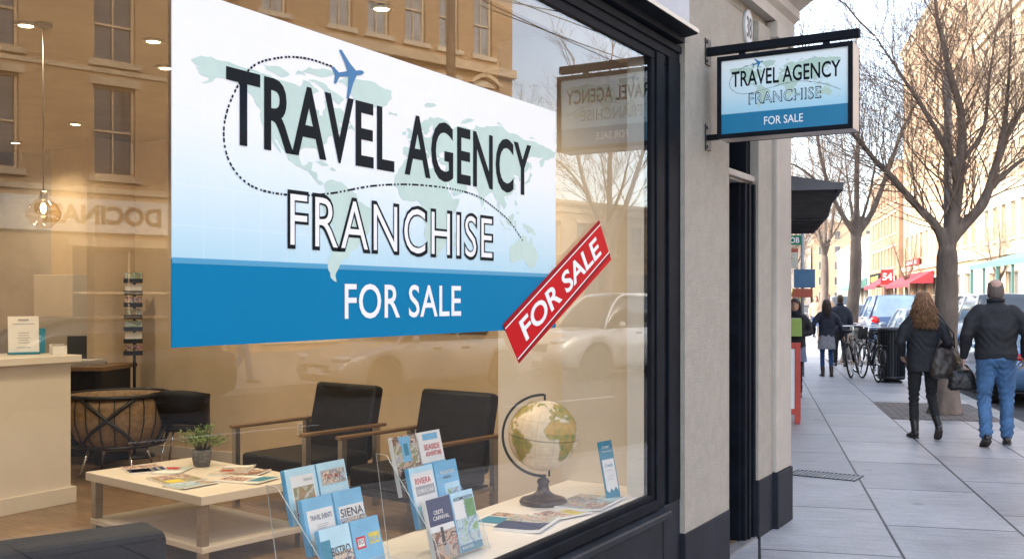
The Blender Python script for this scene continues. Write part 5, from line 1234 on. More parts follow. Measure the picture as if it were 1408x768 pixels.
for y in (0, 3, 6, 9, 12):
    for x in (0.05, 3.2):
        b = MB(); b.box(x-.06, x+.06, y-.06, y+.06, -.12, 3.34); b.build('post', 'teal_canopy', t)
b = MB(); b.box(1.1, 1.9, 5.6, 11.5, -.1, .8); b.build('counter', 'far_white', t)

# ------------------------------------------------------------------ street furniture
t = thing('steel_pole', 'tall plain galvanised steel pole behind the forked tree', 'pole', (-.124, 17.045, 0))
b = MB(); b.tube([(0, 0, 0), (0, 0, 5.1), (0, 0, 5.15)], [.062, .058, .045], 16); b.build('shaft', 'galvanised', t)
b = MB(); b.lathe([(0, 0), (.12, 0), (.12, .03), (.08, .05), (0, .06)], n=18); b.build('foot', 'galvanised', t)
t = thing('sign_post', 'grey post carrying the green street name sign, notice and blue board', 'sign post', (-3.43, 21.15, 0), R(14))
b = MB(); b.tube([(0, 0, 0), (0, 0, 3.15)], .036, 10); b.build('post', 'galvanised', t)
b = MB(); b.box(-.60, -.02, -.06, -.05, 2.70, 2.90); p_ = b.build('street_sign', 'sign_green', t, .003)
text('lettering', 'BOB', .11, 'poster_white', p_, (-.32, -.062, 2.745), (1, 0, 0), (0, 0, 1), width=.26, off=.02)
b = MB(); b.box(-.52, -.09, -.06, -.05, 2.22, 2.62); p_ = b.build('notice', 'notice_cream', t, .003)
b = MB(); b.box(-.52, -.09, -.0615, -.0605, 2.55, 2.62); b.box(-.48, -.2, -.0615, -.0605, 2.42, 2.44); b.box(-.48, -.24, -.0615, -.0605, 2.36, 2.38); b.build('print', 'print_rust', p_)
b = MB(); b.box(-.17, .25, -.055, -.04, 1.82, 2.20); b.build('blue_board', 'sign_blue', t, .004)
b = MB(); b.box(-.20, .2, -.055, -.04, 1.62, 1.80); b.build('small_board', 'print_rust', t, .004)
t = thing('sandwich_board', 'red framed pavement board leaning beside the shop corner', 'sandwich board', (-1.74, 13.2, 0), R(14))
for s in (-1, 1):
    mt = Matrix.Translation((0, s*.24, 0)) @ Matrix.Rotation(R(13*s), 4, 'X')
    b = MB(); b.box(-.34, -.27, -.02, .02, 0, 1.05, 0, mt); b.box(.27, .34, -.02, .02, 0, 1.05, 0, mt); b.box(-.269, .269, -.02, .02, .97, 1.05, 0, mt); b.box(-.269, .269, -.02, .02, .12, .19, 0, mt); b.build('frame', 'board_red', t, .004)
    b = MB(); b.box(-.269, .269, -.012, .012, .191, .969, 0, mt); p_ = b.build('panel', 'paper_white', t)
    b = MB()
    for z0, z1, m in ((.78, .9, 0), (.45, .72, 0), (.26, .4, 0)): b.box(-.2, .2, -.0135, -.0125, z0, z1, 0, mt); b.box(-.2, .2, .0125, .0135, z0, z1, 0, mt)
    b.build('print', 'board_red', p_)
t = thing('litter_bin', 'black slatted round litter bin beside the parked bicycles', 'bin', (-1.56, 20.46, 0))
b = MB()
for k in range(30):
    a = 2*math.pi*k/30; mt = Matrix.Rotation(a, 4, 'Z'); b.box(.235, .25, -.017, .017, .10, .98, 0, mt)
b.build('slats', 'dark_metal', t)
b = MB(); b.lathe([(.0, .06), (.235, .06), (.252, .08), (.252, .12), (.23, .12), (.22, .98), (0, .98)], n=30); b.build('liner', 'black_plastic', t)
b = MB(); b.lathe([(.20, .98), (.262, .975), (.275, 1.0), (.262, 1.03), (.20, 1.05), (.14, 1.04), (.14, .99)], n=30); b.build('rim', 'dark_metal', t)
b = MB(); b.lathe([(0, 0), (.2, 0), (.2, .03), (.06, .06), (0, .06)], n=20); b.build('foot', 'dark_metal', t)
def bicycle(label, loc, rz, lean=4, paint='cloth_navy', basket=True):
    t = thing('bicycle', label, 'bicycle', loc, rz, 'bicycles parked at the kerb'); t.rotation_euler = (0, R(lean), rz)
    for y in (-.53, .53):
        w = MB(); w.tube([(0, y+.33*math.cos(a), .345+.33*math.sin(a)) for a in [2*math.pi*k/28 for k in range(29)]], .019, 6, cap=False); o = w.build('wheel', 'tyre', t)
        w = MB()
        for k in range(14):
            a = 2*math.pi*k/14; w.tube([(.012 if k % 2 else -.012, y, .345), (0, y+.315*math.cos(a), .345+.315*math.sin(a))], .0016, 3)
        w.tube([(-.03, y, .345), (.03, y, .345)], .022, 8); w.tube([(0, y+.305*math.cos(a), .345+.305*math.sin(a)) for a in [2*math.pi*k/28 for k in range(29)]], .008, 5, cap=False); q = w.build('spoke', 'chrome', t); q.parent = o
        w = MB(); w.tube([(0, y+.365*math.cos(a), .345+.365*math.sin(a)) for a in [R(20+160*k/14) for k in range(15)]], .022, 6); w.build('mudguard', 'black_plastic', t)
    b = MB()
    bb_, se, hd, hb = (0, -.06, .30), (0, -.20, .80), (0, .40, .84), (0, .43, .70)
    for p, q, r in ((bb_, se, .017), (bb_, hb, .020), ((0, -.19, .74), (0, .40, .80), .017), (hd, hb, .019), (bb_, (0, -.53, .345), .011), ((0, -.18, .70), (0, -.53, .345), .010), (hb, (0, .53, .345), .014)): b.tube([p, q], r, 8)
    b.build('frame', paint, t)
    b = MB(); b.tube([(0, .39, .84), (0, .37, 1.02)], .013, 8); b.tube([(-.29, .22, 1.04), (-.22, .33, 1.05), (0, .38, 1.03), (.22, .33, 1.05), (.29, .22, 1.04)], .012, 8); b.build('handlebar', 'chrome', t)
    b = MB(); b.tube([se, (0, -.225, .92)], .012, 8); b.build('seat_post', 'chrome', t)
    b = MB(); b.rings([[(wd*math.cos(a), y, .93+hh*math.sin(a)) for a in [2*math.pi*k/10 for k in range(10)]] for y, wd, hh in ((-.37, .04, .02), (-.34, .09, .035), (-.26, .085, .035), (-.16, .04, .028), (-.06, .02, .02))]); b.build('saddle', 'leather', t)
    b = MB(); b.lathe([(0, -.008), (.09, -.008), (.09, .008), (0, .008)], n=20); mt = Matrix.Translation((.045, -.06, .30)) @ Matrix.Rotation(R(90), 4, 'Y'); b.v = [tuple(mt @ Vector(v)) for v in b.v]
    b.tube([(.05, -.06, .30), (.06, .08, .20)], .010, 6); b.tube([(.06, .08, .2), (.13, .08, .2)], .014, 6); b.tube([(-.05, -.06, .30), (-.06, -.2, .40)], .010, 6); b.tube([(-.06, -.2, .4), (-.13, -.2, .4)], .014, 6); b.build('crank', 'dark_metal', t)
    if basket:
        b = MB(); b.box(-.15, .15, .50, .74, .78, .80); b.box(-.16, -.15, .5, .74, .78, 1.0); b.box(.15, .16, .5, .74, .78, 1.0); b.box(-.15, .15, .49, .5, .78, 1.0); b.box(-.15, .15, .74, .75, .78, 1.0); b.build('basket', 'dark_metal', t)
    b = MB(); b.box(-.05, .05, -.80, -.42, .70, .715); b.tube([(.04, -.78, .70), (0, -.53, .35)], .006, 5); b.tube([(-.04, -.78, .70), (0, -.53, .35)], .006, 5); b.build('carrier', 'dark_metal', t)
    return t
bicycle('dark bicycle with a front basket parked nearest the litter bin', tuple(S(2.15, 21.0)), SA+R(10), 5)
bicycle('black bicycle without a basket leaning behind the first one', tuple(S(1.98, 22.0)), SA+R(-14), -6, 'black_plastic', False)
bicycle('silver framed bicycle parked farthest from the bin', tuple(S(2.25, 22.7)), SA+R(16), 6, 'galvanised', True)
# utility pole with wires, across the street
up = thing('utility_pole', 'wooden utility pole across the street mirrored against the brick building', 'pole', S(14.5, 16.2))
b = MB(); b.tube([(0, 0, 0), (0, 0, 9.4)], [.14, .10], 12); b.build('shaft', 'bark_warm', up)
b = MB(); b.box(-.9, .9, -.05, .05, 8.7, 8.82); b.build('cross_arm', 'bark_warm', up)
for x in (-.8, -.4, .4, .8):
    b = MB(); b.lathe([(0, 8.82), (.035, 8.82), (.045, 8.88), (.02, 8.92), (.035, 8.96), (0, 8.98)], (x, 0, 0), 10); b.build('insulator', 'plaque_white', up)
def wire(label, a, c, sag):
    t = thing('overhead_wire', label, 'wire', a, 0, 'overhead wires across the street'); a = Vector(a); c = Vector(c)
    b = MB(); b.tube([(c-a)*(k/16)-Vector((0, 0, sag*4*(k/16)*(1-k/16))) for k in range(17)], .014, 5); b.build('cable', 'wire_dark', t)
P_ = S(14.5, 16.2)
wire('dark overhead wire running from the pole to the far sky', tuple(P_+Vector((0, 0, 8.9))), tuple(S(30, 60, 12)), .6)
wire('slack overhead wire crossing from the utility pole towards the shop side', tuple(P_+Vector((.3, 0, 8.9))), tuple(S(6, 34, 9.6)), .9)
wire('overhead wire along the street above the parked cars', tuple(P_+Vector((-.4, 0, 8.9))), tuple(S(14.5, 62, 9)), 1.0)
wire('second overhead wire along the street below the first', tuple(P_+Vector((-.8, 0, 8.3))), tuple(S(15.0, 62, 8)), .9)
wire('upper overhead wire running back past the brick building', tuple(P_+Vector((.8, 0, 8.9))), tuple(S(14.5, -24, 9.2)), .7)

# ------------------------------------------------------------------ cars
def lerp_prof(pr, x):
    for i in range(len(pr)-1):
        if pr[i][0] <= x <= pr[i+1][0]:
            f = (x-pr[i][0])/(pr[i+1][0]-pr[i][0]+1e-9); f = f*f*(3-2*f)*.5+f*.5
            return [a+(b-a)*f for a, b in zip(pr[i][1:], pr[i+1][1:])]
    return list(pr[-1][1:] if x > pr[-1][0] else pr[0][1:])
def car(label, loc, rz, paint, kind='saloon', group='cars parked along the street', glass='car_glass'):
    """front towards +y; built from lofted sections"""
    t = thing('parked_car', label, 'car', loc, rz, group)
    if kind == 'saloon':
        Ln, hw, bel, roof = 4.55, .89, .94, 1.44; cab = [(-1.95, .0), (-1.25, 1), (.25, 1), (1.1, 0)]
        low = [(-2.27, .40, .72, .70), (-2.2, .28, .88, .80), (-1.9, .22, .96, .87), (-1.0, .20, .97, .89), (.6, .20, .95, .89), (1.1, .20, .93, .88), (1.8, .22, .82, .86), (2.15, .27, .70, .79), (2.28, .38, .58, .66)]
    else:
        Ln, hw, bel, roof = 4.7, .94, 1.12, 1.82; cab = [(-2.2, .0), (-1.95, 1), (.35, 1), (1.15, 0)]
        low = [(-2.34, .45, .9, .80), (-2.28, .34, 1.1, .90), (-2.0, .28, 1.14, .93), (-1.0, .26, 1.13, .94), (.8, .26, 1.10, .94), (1.15, .26, 1.08, .94), (1.9, .28, 1.0, .91), (2.25, .34, .86, .85), (2.36, .46, .70, .74)]
    ax = (-1.36, 1.38); wr = .33 if kind == 'saloon' else .37
    rs = []; n = 56
    for i in range(n+1):
        y = low[0][0]+(low[-1][0]-low[0][0])*i/n; zb, zt, w = lerp_prof(low, y)
        ring = []
        arch = 0
        for a_ in ax:
            if abs(y-a_) < wr+.06: arch = max(arch, math.sqrt(max(0, (wr+.06)**2-(y-a_)**2))+wr-.0)
        zs = max(zb, arch) if arch else zb
        zm = zb+(zt-zb)*.55
        side = [(w*.93, max(zb, zs)), (w*.985, max(zb+.12*(zt-zb)/.7, zs+.012)), (w, max(zm, zs+.02)), (w*.975, zt-.06), (w*.90, zt-.012), (w*.55, zt+.012)]
        for x, z in side: ring.append((x, y, z))
        ring.append((0, y, zt+.02))
        for x, z in reversed(side): ring.append((-x, y, z))
        ring += [(-w*.6, y, zb), (w*.6, y, zb)] if not arch else [(-w*.6, y, zs), (w*.6, y, zs)]
        rs.append(ring)
    b = MB(); b.rings(rs); b.build('body', paint, t)
    # cabin: glass shell, painted roof and pillars
    def cabring(y, f, inset=0):
        zt_ = lerp_prof(low, y)[1]; h = zt_-.03+(roof-zt_+.03)*f; w0 = hw*.90; w1 = hw*.68
        w = w0+(w1-w0)*f
        return (w-inset, y, h)
    def cb(y):
        for i in range(3):
            if cab[i][0] <= y <= cab[i+1][0]:
                f = (y-cab[i][0])/(cab[i+1][0]-cab[i][0]); v = cab[i][1]+(cab[i+1][1]-cab[i][1])*f
                return v
        return 0
    ys = [cab[0][0]+(cab[3][0]-cab[0][0])*k/26 for k in range(27)]
    gl = []; 
    for y in ys:
        f = cb(y); zt_ = lerp_prof(low, y)[1]-.02; f = min(1, f); rz_ = zt_+(roof-.02-zt_)*math.sin(f*math.pi/2)**.9
        w0 = hw*.885; w1 = hw*.885-(rz_-zt_)*.36
        gl.append([(w0, y, zt_), (w1, y, rz_-.01), (w1*.8, y, rz_+.015), (0, y, rz_+.03), (-w1*.8, y, rz_+.015), (-w1, y, rz_-.01), (-w0, y, zt_)])
    b = MB(); b.rings(gl); b.build('cabin_glass', glass, t)
    rf = []
    for r_ in gl:
        if cb(r_[0][1]) > .90: rf.append([(r_[1][0]+.012, r_[1][1], r_[1][2]-.03), (r_[1][0]+.008, r_[1][1], r_[1][2]+.015), (r_[2][0], r_[2][1], r_[2][2]+.014), (0, r_[3][1], r_[3][2]+.014), (-r_[2][0], r_[2][1], r_[2][2]+.014), (-r_[1][0]-.008, r_[1][1], r_[1][2]+.015), (-r_[1][0]-.012, r_[1][1], r_[1][2]-.03)])
    b = MB(); b.rings(rf); b.build('roof', paint, t, .01)
    for s in (-1, 1):
        for rr_ in ([gl[k] for k in range(0, 8)], [gl[k] for k in range(26, 17, -1)]):
            MB().tube([(s*(r_[1][0]+.006), r_[1][1], r_[1][2]+.004) for r_ in rr_], .030, 6).build('pillar', paint, t)
        mid = gl[14]; MB().tube([(s*(mid[0][0]+.004), mid[0][1], mid[0][2]), (s*(mid[1][0]+.004), mid[1][1], mid[1][2])], .03, 6).build('pillar', paint, t)
        b = MB(); b.ell((s*(hw+.08), .82, bel+.05), (.10, .06, .07), 10, 7); b.build('mirror', paint, t)
        for k, (y0, y1) in enumerate(((-.85, .0), (.03, .95))):
            b = MB(); b.box(s*(hw*.992)-.004, s*(hw*.992)+.004, y0+.35 if k == 0 else y0+.15, y0+.55 if k == 0 else y0+.33, bel-.14, bel-.11); b.build('door_handle', 'chrome', t)
        for y in ax:
            w = MB(); prof = [(wr*.62, -.10), (wr*.9, -.105), (wr, -.08), (wr, .08), (wr*.9, .105), (wr*.62, .10)]
            mt = Matrix.Translation((s*(hw-.115), y, wr)) @ Matrix.Rotation(R(90*s), 4, 'Y')
            w.lathe(prof, n=28); w.v = [tuple(mt @ Vector(v)) for v in w.v]; o = w.build('wheel', 'tyre', t)
            w = MB(); w.lathe([(0, .055), (.05, .075), (.06, .05), (wr*.15, .045)], n=20)
            w.lathe([(wr*.56, .06), (wr*.66, .095), (wr*.66, .05), (wr*.56, .02)], n=28)
            for k in range(7):
                m2 = Matrix.Rotation(2*math.pi*k/7, 4, 'Z'); w.box(.03, wr*.6, -.022, .022, .045, .068, 0, m2)
            w.v = [tuple(mt @ Vector(v)) for v in w.v]; q = w.build('rim', 'rim', t); q.parent = o
        # lamps hug the corners
        yf = low[-1][0]-.10; zf = .68 if kind == 'saloon' else .84; b = MB(); mt = Matrix.Translation((s*hw*.70, yf-.02, zf)) @ Matrix.Rotation(R(-20*s), 4, 'Z')
        b.ell((0, 0, 0), (.20, .10, .075), 14, 8, 0, None); b.v = [tuple(mt @ Vector(v)) for v in b.v]; b.build('headlight', 'lamp_clear', t)
        yr = low[0][0]+.10; zr = .78 if kind == 'saloon' else .98; b = MB(); mt = Matrix.Translation((s*hw*.74, yr, zr)) @ Matrix.Rotation(R(18*s), 4, 'Z')
        b.ell((0, 0, 0), (.17, .09, .08 if kind == 'saloon' else .17), 14, 8); b.v = [tuple(mt @ Vector(v)) for v in b.v]; b.build('tail_light', 'lamp_red', t)
    yf = low[-1][0]; b = MB(); b.box(-.42, .42, yf-.10, yf+.006, .44 if kind == 'saloon' else .6, .56 if kind == 'saloon' else .76); b.box(-.55, .55, yf-.16, yf-.01, .27, .36); b.build('grille', 'black_plastic', t, .01)
    b = MB(); b.box(-.44, .44, yf-.1, yf+.009, .565 if kind == 'saloon' else .765, .585 if kind == 'saloon' else .785); b.build('grille_trim', 'chrome', t)
    b = MB(); b.box(-.26, .26, yf+.0065, yf+.016, .40, .51); b.build('plate', 'plate_white', t)
    yr = low[0][0]; b = MB(); b.box(-.26, .26, yr-.012, yr+.05, .60, .71); b.build('plate', 'plate_white', t)
    b = MB(); b.box(-hw*.86, hw*.86, -1.9, 1.9, .20, .34); b.build('underbody', 'black_plastic', t)
    return t
RZ = -.12
def park(label, L, T, paint, kind='saloon', flip=0, glass='car_glass', a=0): return car(label, tuple(S(L, T, RZ)), SA+R(180*flip+a), paint, kind, glass=glass)
park('pale blue saloon parked by the kerb just past the forked tree', 4.62, 19.6, 'paint_blue', glass='car_glass_blue')
park('blue saloon parked behind the litter bin and bicycles', 4.42, 29.5, 'paint_slate', glass='car_glass_blue')
park('white van like car standing in the road beside the walking man', 5.75, 28.2, 'paint_white', 'suv', 0)
park('slate blue car parked third along the near kerb', 4.4, 37.0, 'paint_navy', 'suv', glass='car_glass_blue')
park('silver car parked far along the near kerb', 4.4, 47, 'paint_silver')
park('white car parked beyond the silver one on the near kerb', 4.4, 57, 'paint_white', 'suv')
park('dark car queueing far down the road', 7.2, 66, 'paint_black', glass='car_glass_blue')
park('silver car coming up the road far away', 9.4, 82, 'paint_silver', 'suv', 1)
park('red car parked far off across the road', 11.4, 74, 'paint_red', 'saloon', 1)
park('white car parked across the road before the low sunlit building', 11.2, 18.4, 'paint_white', 'suv', 1, a=8)
park('silver saloon parked across the road in the middle of the mirrored row', 11.5, 13.0, 'paint_silver', 'saloon', 1)
park('black saloon parked across the road at the start of the mirrored row', 11.5, 6.6, 'paint_black', 'saloon', 1)
park('dark slate saloon parked across the road behind the camera side', 11.5, .3, 'paint_slate', 'saloon', 1)
park('white suv parked across the street past the canopy', 11.5, 62, 'paint_white', 'suv', 1)

# ------------------------------------------------------------------ people
def capsule(b, pts, rad, n=12, flat=None):
    """tapering limb with round ends"""
    P = [Vector(p) for p in pts]
    pp = []; rr = []
    for i in range(len(P)-1):
        for k in range(6):
            f = k/6; pp.append(P[i].lerp(P[i+1], f)); rr.append(rad[i]+(rad[i+1]-rad[i])*f)
    pp.append(P[-1]); rr.append(rad[-1]); b.tube(pp, rr, n)
    for p, r in zip(P, rad): b.ell(p, (r, r, r), n, 8)
def torso(b, secs, n=20):
    """secs: (x, y, z, half width, half depth)"""
    b.rings([[(x+w*(abs(math.cos(a))**.85)*(1 if math.cos(a) >= 0 else -1), y+d*(abs(math.sin(a))**.85)*(1 if math.sin(a) >= 0 else -1), z) for a in [2*math.pi*k/n for k in range(n)]] for x, y, z, w, d in secs])
def hand(b, wrist, d, palm_n, thumb, s=1.0, curl=.5):
    """palm, four unequal bent fingers and a thumb; d: finger direction, palm_n: where the palm faces, thumb: side of the thumb"""
    d = Vector(d).normalized(); pn = Vector(palm_n).normalized(); th = Vector(thumb).normalized(); w = Vector(wrist)
    pc = w+d*.05*s
    b.rings([[tuple(w+d*t*s+th*math.cos(a)*hw*s+pn*math.sin(a)*hd*s) for a in [2*math.pi*k/10 for k in range(10)]] for t, hw, hd in ((-.02, .024, .019), (.02, .033, .017), (.06, .041, .016), (.092, .040, .013))])
    for k, (off, ln) in enumerate(((.030, .072), (.010, .082), (-.011, .076), (-.031, .060))):
        p0 = w+d*.085*s+th*off*s; a1 = curl*.7; a2 = curl*1.7; a3 = curl*2.5
        q = p0; pts = [p0-d*.02*s, p0]
        for f, a in ((.45, a1), (.32, a2), (.23, a3)): q = q+(d*math.cos(a)+pn*math.sin(a))*ln*f*s; pts.append(q)
        b.tube(pts, [.0095*s, .0095*s, .009*s, .008*s, .007*s], 8); b.ell(q, (.007*s,)*3, 8, 6)
    p0 = w+d*.025*s+th*.028*s; pts = [p0, p0+(d*.6+th*.7+pn*.25)*.035*s, p0+(d*.9+th*.75+pn*.5)*.055*s, p0+(d*1.3+th*.7+pn*.8)*.062*s]
    b.tube(pts, [.013*s, .012*s, .0105*s, .009*s], 8); b.ell(pts[-1], (.009*s,)*3, 8, 6)
def head(b, c, fwd, s=1.0, w=1.0):
    """skull, jaw, nose, ears; c centre of the head"""
    c = Vector(c); f = Vector(fwd).normalized(); r = Vector((f.y, -f.x, 0)).normalized(); u = Vector((0, 0, 1))
    def P(x, y, z): return tuple(c+r*x*s*w+f*y*s+u*z*s)
    secs = [(-.115, .03, .028, .035), (-.100, .035, .045, .050), (-.07, .02, .062, .078), (-.03, .005, .070, .092), (.01, 0, .075, .098), (.05, -.004, .076, .099), (.085, -.006, .066, .085), (.108, -.008, .042, .055), (.118, -.008, .015, .02)]
    b.rings([[P(hw*math.cos(a), yo+hd*math.sin(a), z) for a in [2*math.pi*k/18 for k in range(18)]] for z, yo, hw, hd in secs])
    b.rings([[P(x*.55, y, z) for x, z in ((-.012, zz-.006), (.012, zz-.006), (.012, zz+.01), (-.012, zz+.01))] for y, zz in ((.085, -.015), (.112, -.022))])
    b.rings([[P(.007*math.cos(a), y, z+.007*math.sin(a)) for a in [2*math.pi*k/8 for k in range(8)]] for y, z in ((.088, .022), (.102, .0), (.118, -.022))])
    for sd in (-1, 1):
        b.rings([[P(sd*(.072+.010*q), .022*math.cos(a)-.008-.01*q, -.005+.034*math.sin(a)) for a in [2*math.pi*k/10 for k in range(10)]] for q in (0, .6, 1.4)])
    return P
def person(label, loc, rz, H=1.75, group=None, sex='m', pose=None, jacket='cloth_black', trousers='denim', shoes='shoe_black', hairm='hair_dark', hair='short', jl=.86, fine=.010, bulk=1.0, skirt=None, boots=0, slim=1.0, carry=None, neckscarf=None, facing=(0, 1, 0), tone='skin'):
    """pose: joint positions for H = 1.75, facing +y; x to the person's right"""
    t = thing('person', label, 'person', loc, rz, group); k = H/1.75; t.scale = (k, k, k)
    p = dict(hr=(.09, 0, .92), hl=(-.09, 0, .92), kr=(.10, .03, .49), kl=(-.10, .03, .49), ar=(.10, -.02, .09), al=(-.10, -.02, .09), fr=0, fl=0,
             sr=(.185, -.01, 1.42), sl=(-.185, -.01, 1.42), er=(.25, -.05, 1.14), el=(-.25, -.05, 1.14), wr=(.25, .05, .90), wl=(-.25, .05, .90), lean=0.0)
    if pose: p.update(pose)
    V_ = {a: Vector(v) for a, v in p.items() if isinstance(v, tuple) and a[:4] != 'hand'}; bk = bulk; ln = p['lean']
    hc = Vector((0, .025+ln, 1.632))
    # body: one continuous skin
    b = MB(); head(b, hc, facing)
    capsule(b, [(0, -.005+ln*.8, 1.42), (0, .012+ln, 1.55)], [.058, .054])
    torso(b, [(0, 0, .86, .13, .09), (0, 0, .98, .14, .095), (0, ln*.3, 1.10, .125, .085), (0, ln*.6, 1.28, .15, .10), (0, ln*.8, 1.40, .16, .085), (0, ln*.8, 1.46, .08, .06)])
    for s in 'rl':
        capsule(b, [V_['s'+s]*.82+Vector((0, 0, 1.40))*.18-Vector((0, 0, .02)), V_['e'+s], V_['w'+s]], [.040, .036, .027]); capsule(b, [V_['h'+s], V_['k'+s], V_['a'+s]], [.080*slim**1.5, .052*slim**1.5, .034*slim])
        dirn = V_['w'+s]-V_['e'+s]; sgn = 1 if s == 'r' else -1; fwd = Vector((0, 1, 0))
        hd = p.get('hand_'+s); 
        if hd: hand(b, V_['w'+s]+hd[0].normalized()*.02, hd[0], hd[1], hd[2], 1.0, p.get('curl_'+s, .5))
        else: hand(b, V_['w'+s]+dirn.normalized()*.02, dirn, Vector((-sgn, 0, 0)), Vector((0, 1, 0)), 1.0, .45)
    remeshed(b, 'body', tone, t, fine*.62, 1)
    # trousers
    lw = .092*slim
    b = MB()
    for s in 'rl':
        h, kk, a = V_['h'+s], V_['k'+s], V_['a'+s]; e = a+(kk-a).normalized()*(.0 if not boots else .10)
        capsule(b, [h, h.lerp(kk, .5), kk, kk.lerp(e, .45), e], [lw*1.12, lw*.94, lw*.70, lw*.68, lw*.60])
    torso(b, [(0, 0, .82, .15*bk, .10), (0, 0, .90, .165*bk, .122*bk), (0, 0, .98, .16*bk, .115*bk), (0, 0, 1.06, .145*bk, .10*bk)])
    def cuff(c):          # creases gather at the knee, the crotch and the ankle
        z = c.z; return .006*(math.exp(-((z-.5)/.10)**2)+1.2*math.exp(-((z-.16)/.08)**2)+.9*math.exp(-((z-.8)/.08)**2))*math.sin(z*95+6*math.sin(c.x*22)+5*c.y)
    remeshed(b, 'trousers', trousers, t, fine, 2, .010 if slim > 1 else .006, (7, 7, 9), 3, cuff)
    # jacket
    b = MB(); tl_ = jl
    torso(b, [(0, 0, tl_, .175*bk, .125*bk), (0, ln*.1, tl_+.06, .182*bk, .132*bk), (0, ln*.3, 1.08, .172*bk, .122*bk), (0, ln*.6, 1.24, .190*bk, .130*bk), (0, ln*.8, 1.35, .208*bk, .120), (0, ln*.83, 1.415, .198*bk, .102), (0, ln*.86, 1.455, .150, .088), (0, ln*.9, 1.49, .085, .075), (0, ln, 1.525, .072, .068)])
    for s in 'rl':
        sh, e, w = V_['s'+s], V_['e'+s], V_['w'+s]
        sh2 = sh+Vector((-.045 if s == 'r' else .045, 0, -.030)); w2 = w-(w-e).normalized()*.01
        capsule(b, [sh2, sh.lerp(e, .45), e, e.lerp(w2, .5), w2], [.074*bk, .069*bk, .059*bk, .053*bk, .044])
    def rump(c):
        z = c.z; return .0028*math.exp(-((z-1.12)/.12)**2)*math.sin(z*70+11*math.sin(c.x*9+1)+4*c.y)
    remeshed(b, 'jacket', jacket, t, fine, 2, .010, (5, 5, 6), 7, rump)
    b = MB(); b.rings([[((.074+.006*q)*math.cos(a), .004+ln+(.070+.006*q)*math.sin(a), 1.50+.045*q+.01*math.sin(a)*-1) for a in [2*math.pi*j/20 for j in range(20)]] for q in (0, .6, 1)], cap=False); co = b.build('collar', jacket, t); md = co.modifiers.new('s', 'SOLIDIFY'); md.thickness = .012
    if skirt:
        b = MB(); torso(b, [(0, 0, .62, .20*bk, .155), (0, 0, .75, .19*bk, .145), (0, 0, .92, .175*bk, .130), (0, 0, 1.0, .15, .11)]); remeshed(b, 'skirt', skirt, t, fine, 2, .010, (14, 14, 3), 5)
    if neckscarf:
        b = MB(); b.rings([[(r_*math.cos(a), .01+ln+r_*.95*math.sin(a), z) for a in [2*math.pi*j/18 for j in range(18)]] for r_, z in ((.085, 1.44), (.105, 1.47), (.10, 1.52), (.08, 1.54))]); b.build('scarf', neckscarf, t)
    # shoes
    for s in 'rl':
        a = V_['a'+s]; tip = R(p['f'+s]); b = MB()
        mt = Matrix.Translation(a) @ Matrix.Rotation(R(-8 if s == 'r' else 8), 4, 'Z') @ Matrix.Rotation(tip, 4, 'X')
        secs = [(-.072, .024, -.07, -.02), (-.05, .036, -.086, .0), (.0, .040, -.086, .012), (.06, .043, -.086, -.022), (.12, .044, -.086, -.045), (.165, .036, -.084, -.055), (.185, .018, -.08, -.064)]
        b.rings([[mt @ Vector((w_*math.cos(q), y, (z0+z1)/2+(z1-z0)/2*math.sin(q))) for q in [2*math.pi*j/14 for j in range(14)]] for y, w_, z0, z1 in secs])
        if boots: capsule(b, [mt @ Vector((0, -.012, -.02)), mt @ Vector((0, -.012, .02)), a+(V_['k'+s]-a).normalized()*.11], [.045, .046, .052])
        sh_ = remeshed(b, 'shoe', shoes, t, .008, 1)
        b = MB(); b.rings([[mt @ Vector((x, y, z)) for x, z in ((-w_, -.09), (w_, -.09), (w_, -.076), (-w_, -.076))] for y, w_ in ((-.07, .026), (-.045, .038), (.0, .039), (.06, .045), (.12, .046), (.165, .037), (.185, .018))]); so_ = b.build('sole', 'sole', t); so_.parent = sh_
    # hair
    hr = random.Random(int(H*1000))
    f = Vector(facing).normalized(); r_ = Vector((f.y, -f.x, 0)); u = Vector((0, 0, 1))
    def HP(x, y, z): return hc+r_*x+f*y+u*z
    b = MB()
    if hair == 'fringe':           # balding: hair only round the sides and back
        rs = []
        for z, g, k_ in ((-.075, -.004, .95), (-.05, .003, 1), (-.01, .005, 1), (.03, .005, 1), (.058, .002, .965), (.078, -.003, .90)):
            rs.append([HP((.0755*k_+g)*math.cos(a), -.004+(.0985*k_+g)*math.sin(a), z-.022*max(0, -math.sin(a))**3*(z > .02)+.006*math.sin(a*9+z*90)+(.0 if z < .05 else .012*abs(math.cos(a)))) for a in [R(160+220*j/22) for j in range(23)]])
        vs = [q for x in rs for q in x]; b.add(vs, [(i*23+j, i*23+j+1, (i+1)*23+j+1, (i+1)*23+j) for i in range(5) for j in range(22)], 0, True)
        o = b.build('hair', hairm, t)
    elif hair == 'short':
        rs = []
        for z, w_, d_ in ((-.075, .062, .06), (-.03, .077, .093), (.02, .082, .105), (.06, .083, .107), (.095, .070, .09), (.118, .046, .058), (.128, .01, .01)):
            rs.append([HP(w_*math.cos(a), -.012+d_*math.sin(a)-(.022 if math.sin(a) > .2 and z < .07 else 0), z) for a in [2*math.pi*j/20 for j in range(20)]])
        b.rings(rs); remeshed(b, 'hair', hairm, t, .010, 1, .006, (60, 60, 60))
    elif hair == 'long':
        rs = []
        for z, w_, d_, yo in ((-.16, .085, .045, -.075), (-.10, .088, .06, -.065), (-.05, .085, .078, -.045), (.0, .084, .095, -.025), (.05, .085, .108, -.012), (.09, .072, .092, -.01), (.118, .048, .06, -.01), (.13, .01, .012, -.01)):
            rs.append([HP(w_*math.cos(a), yo+d_*math.sin(a), z) for a in [2*math.pi*j/22 for j in range(22)]])
        b.rings(rs)
        hb_ = MB()
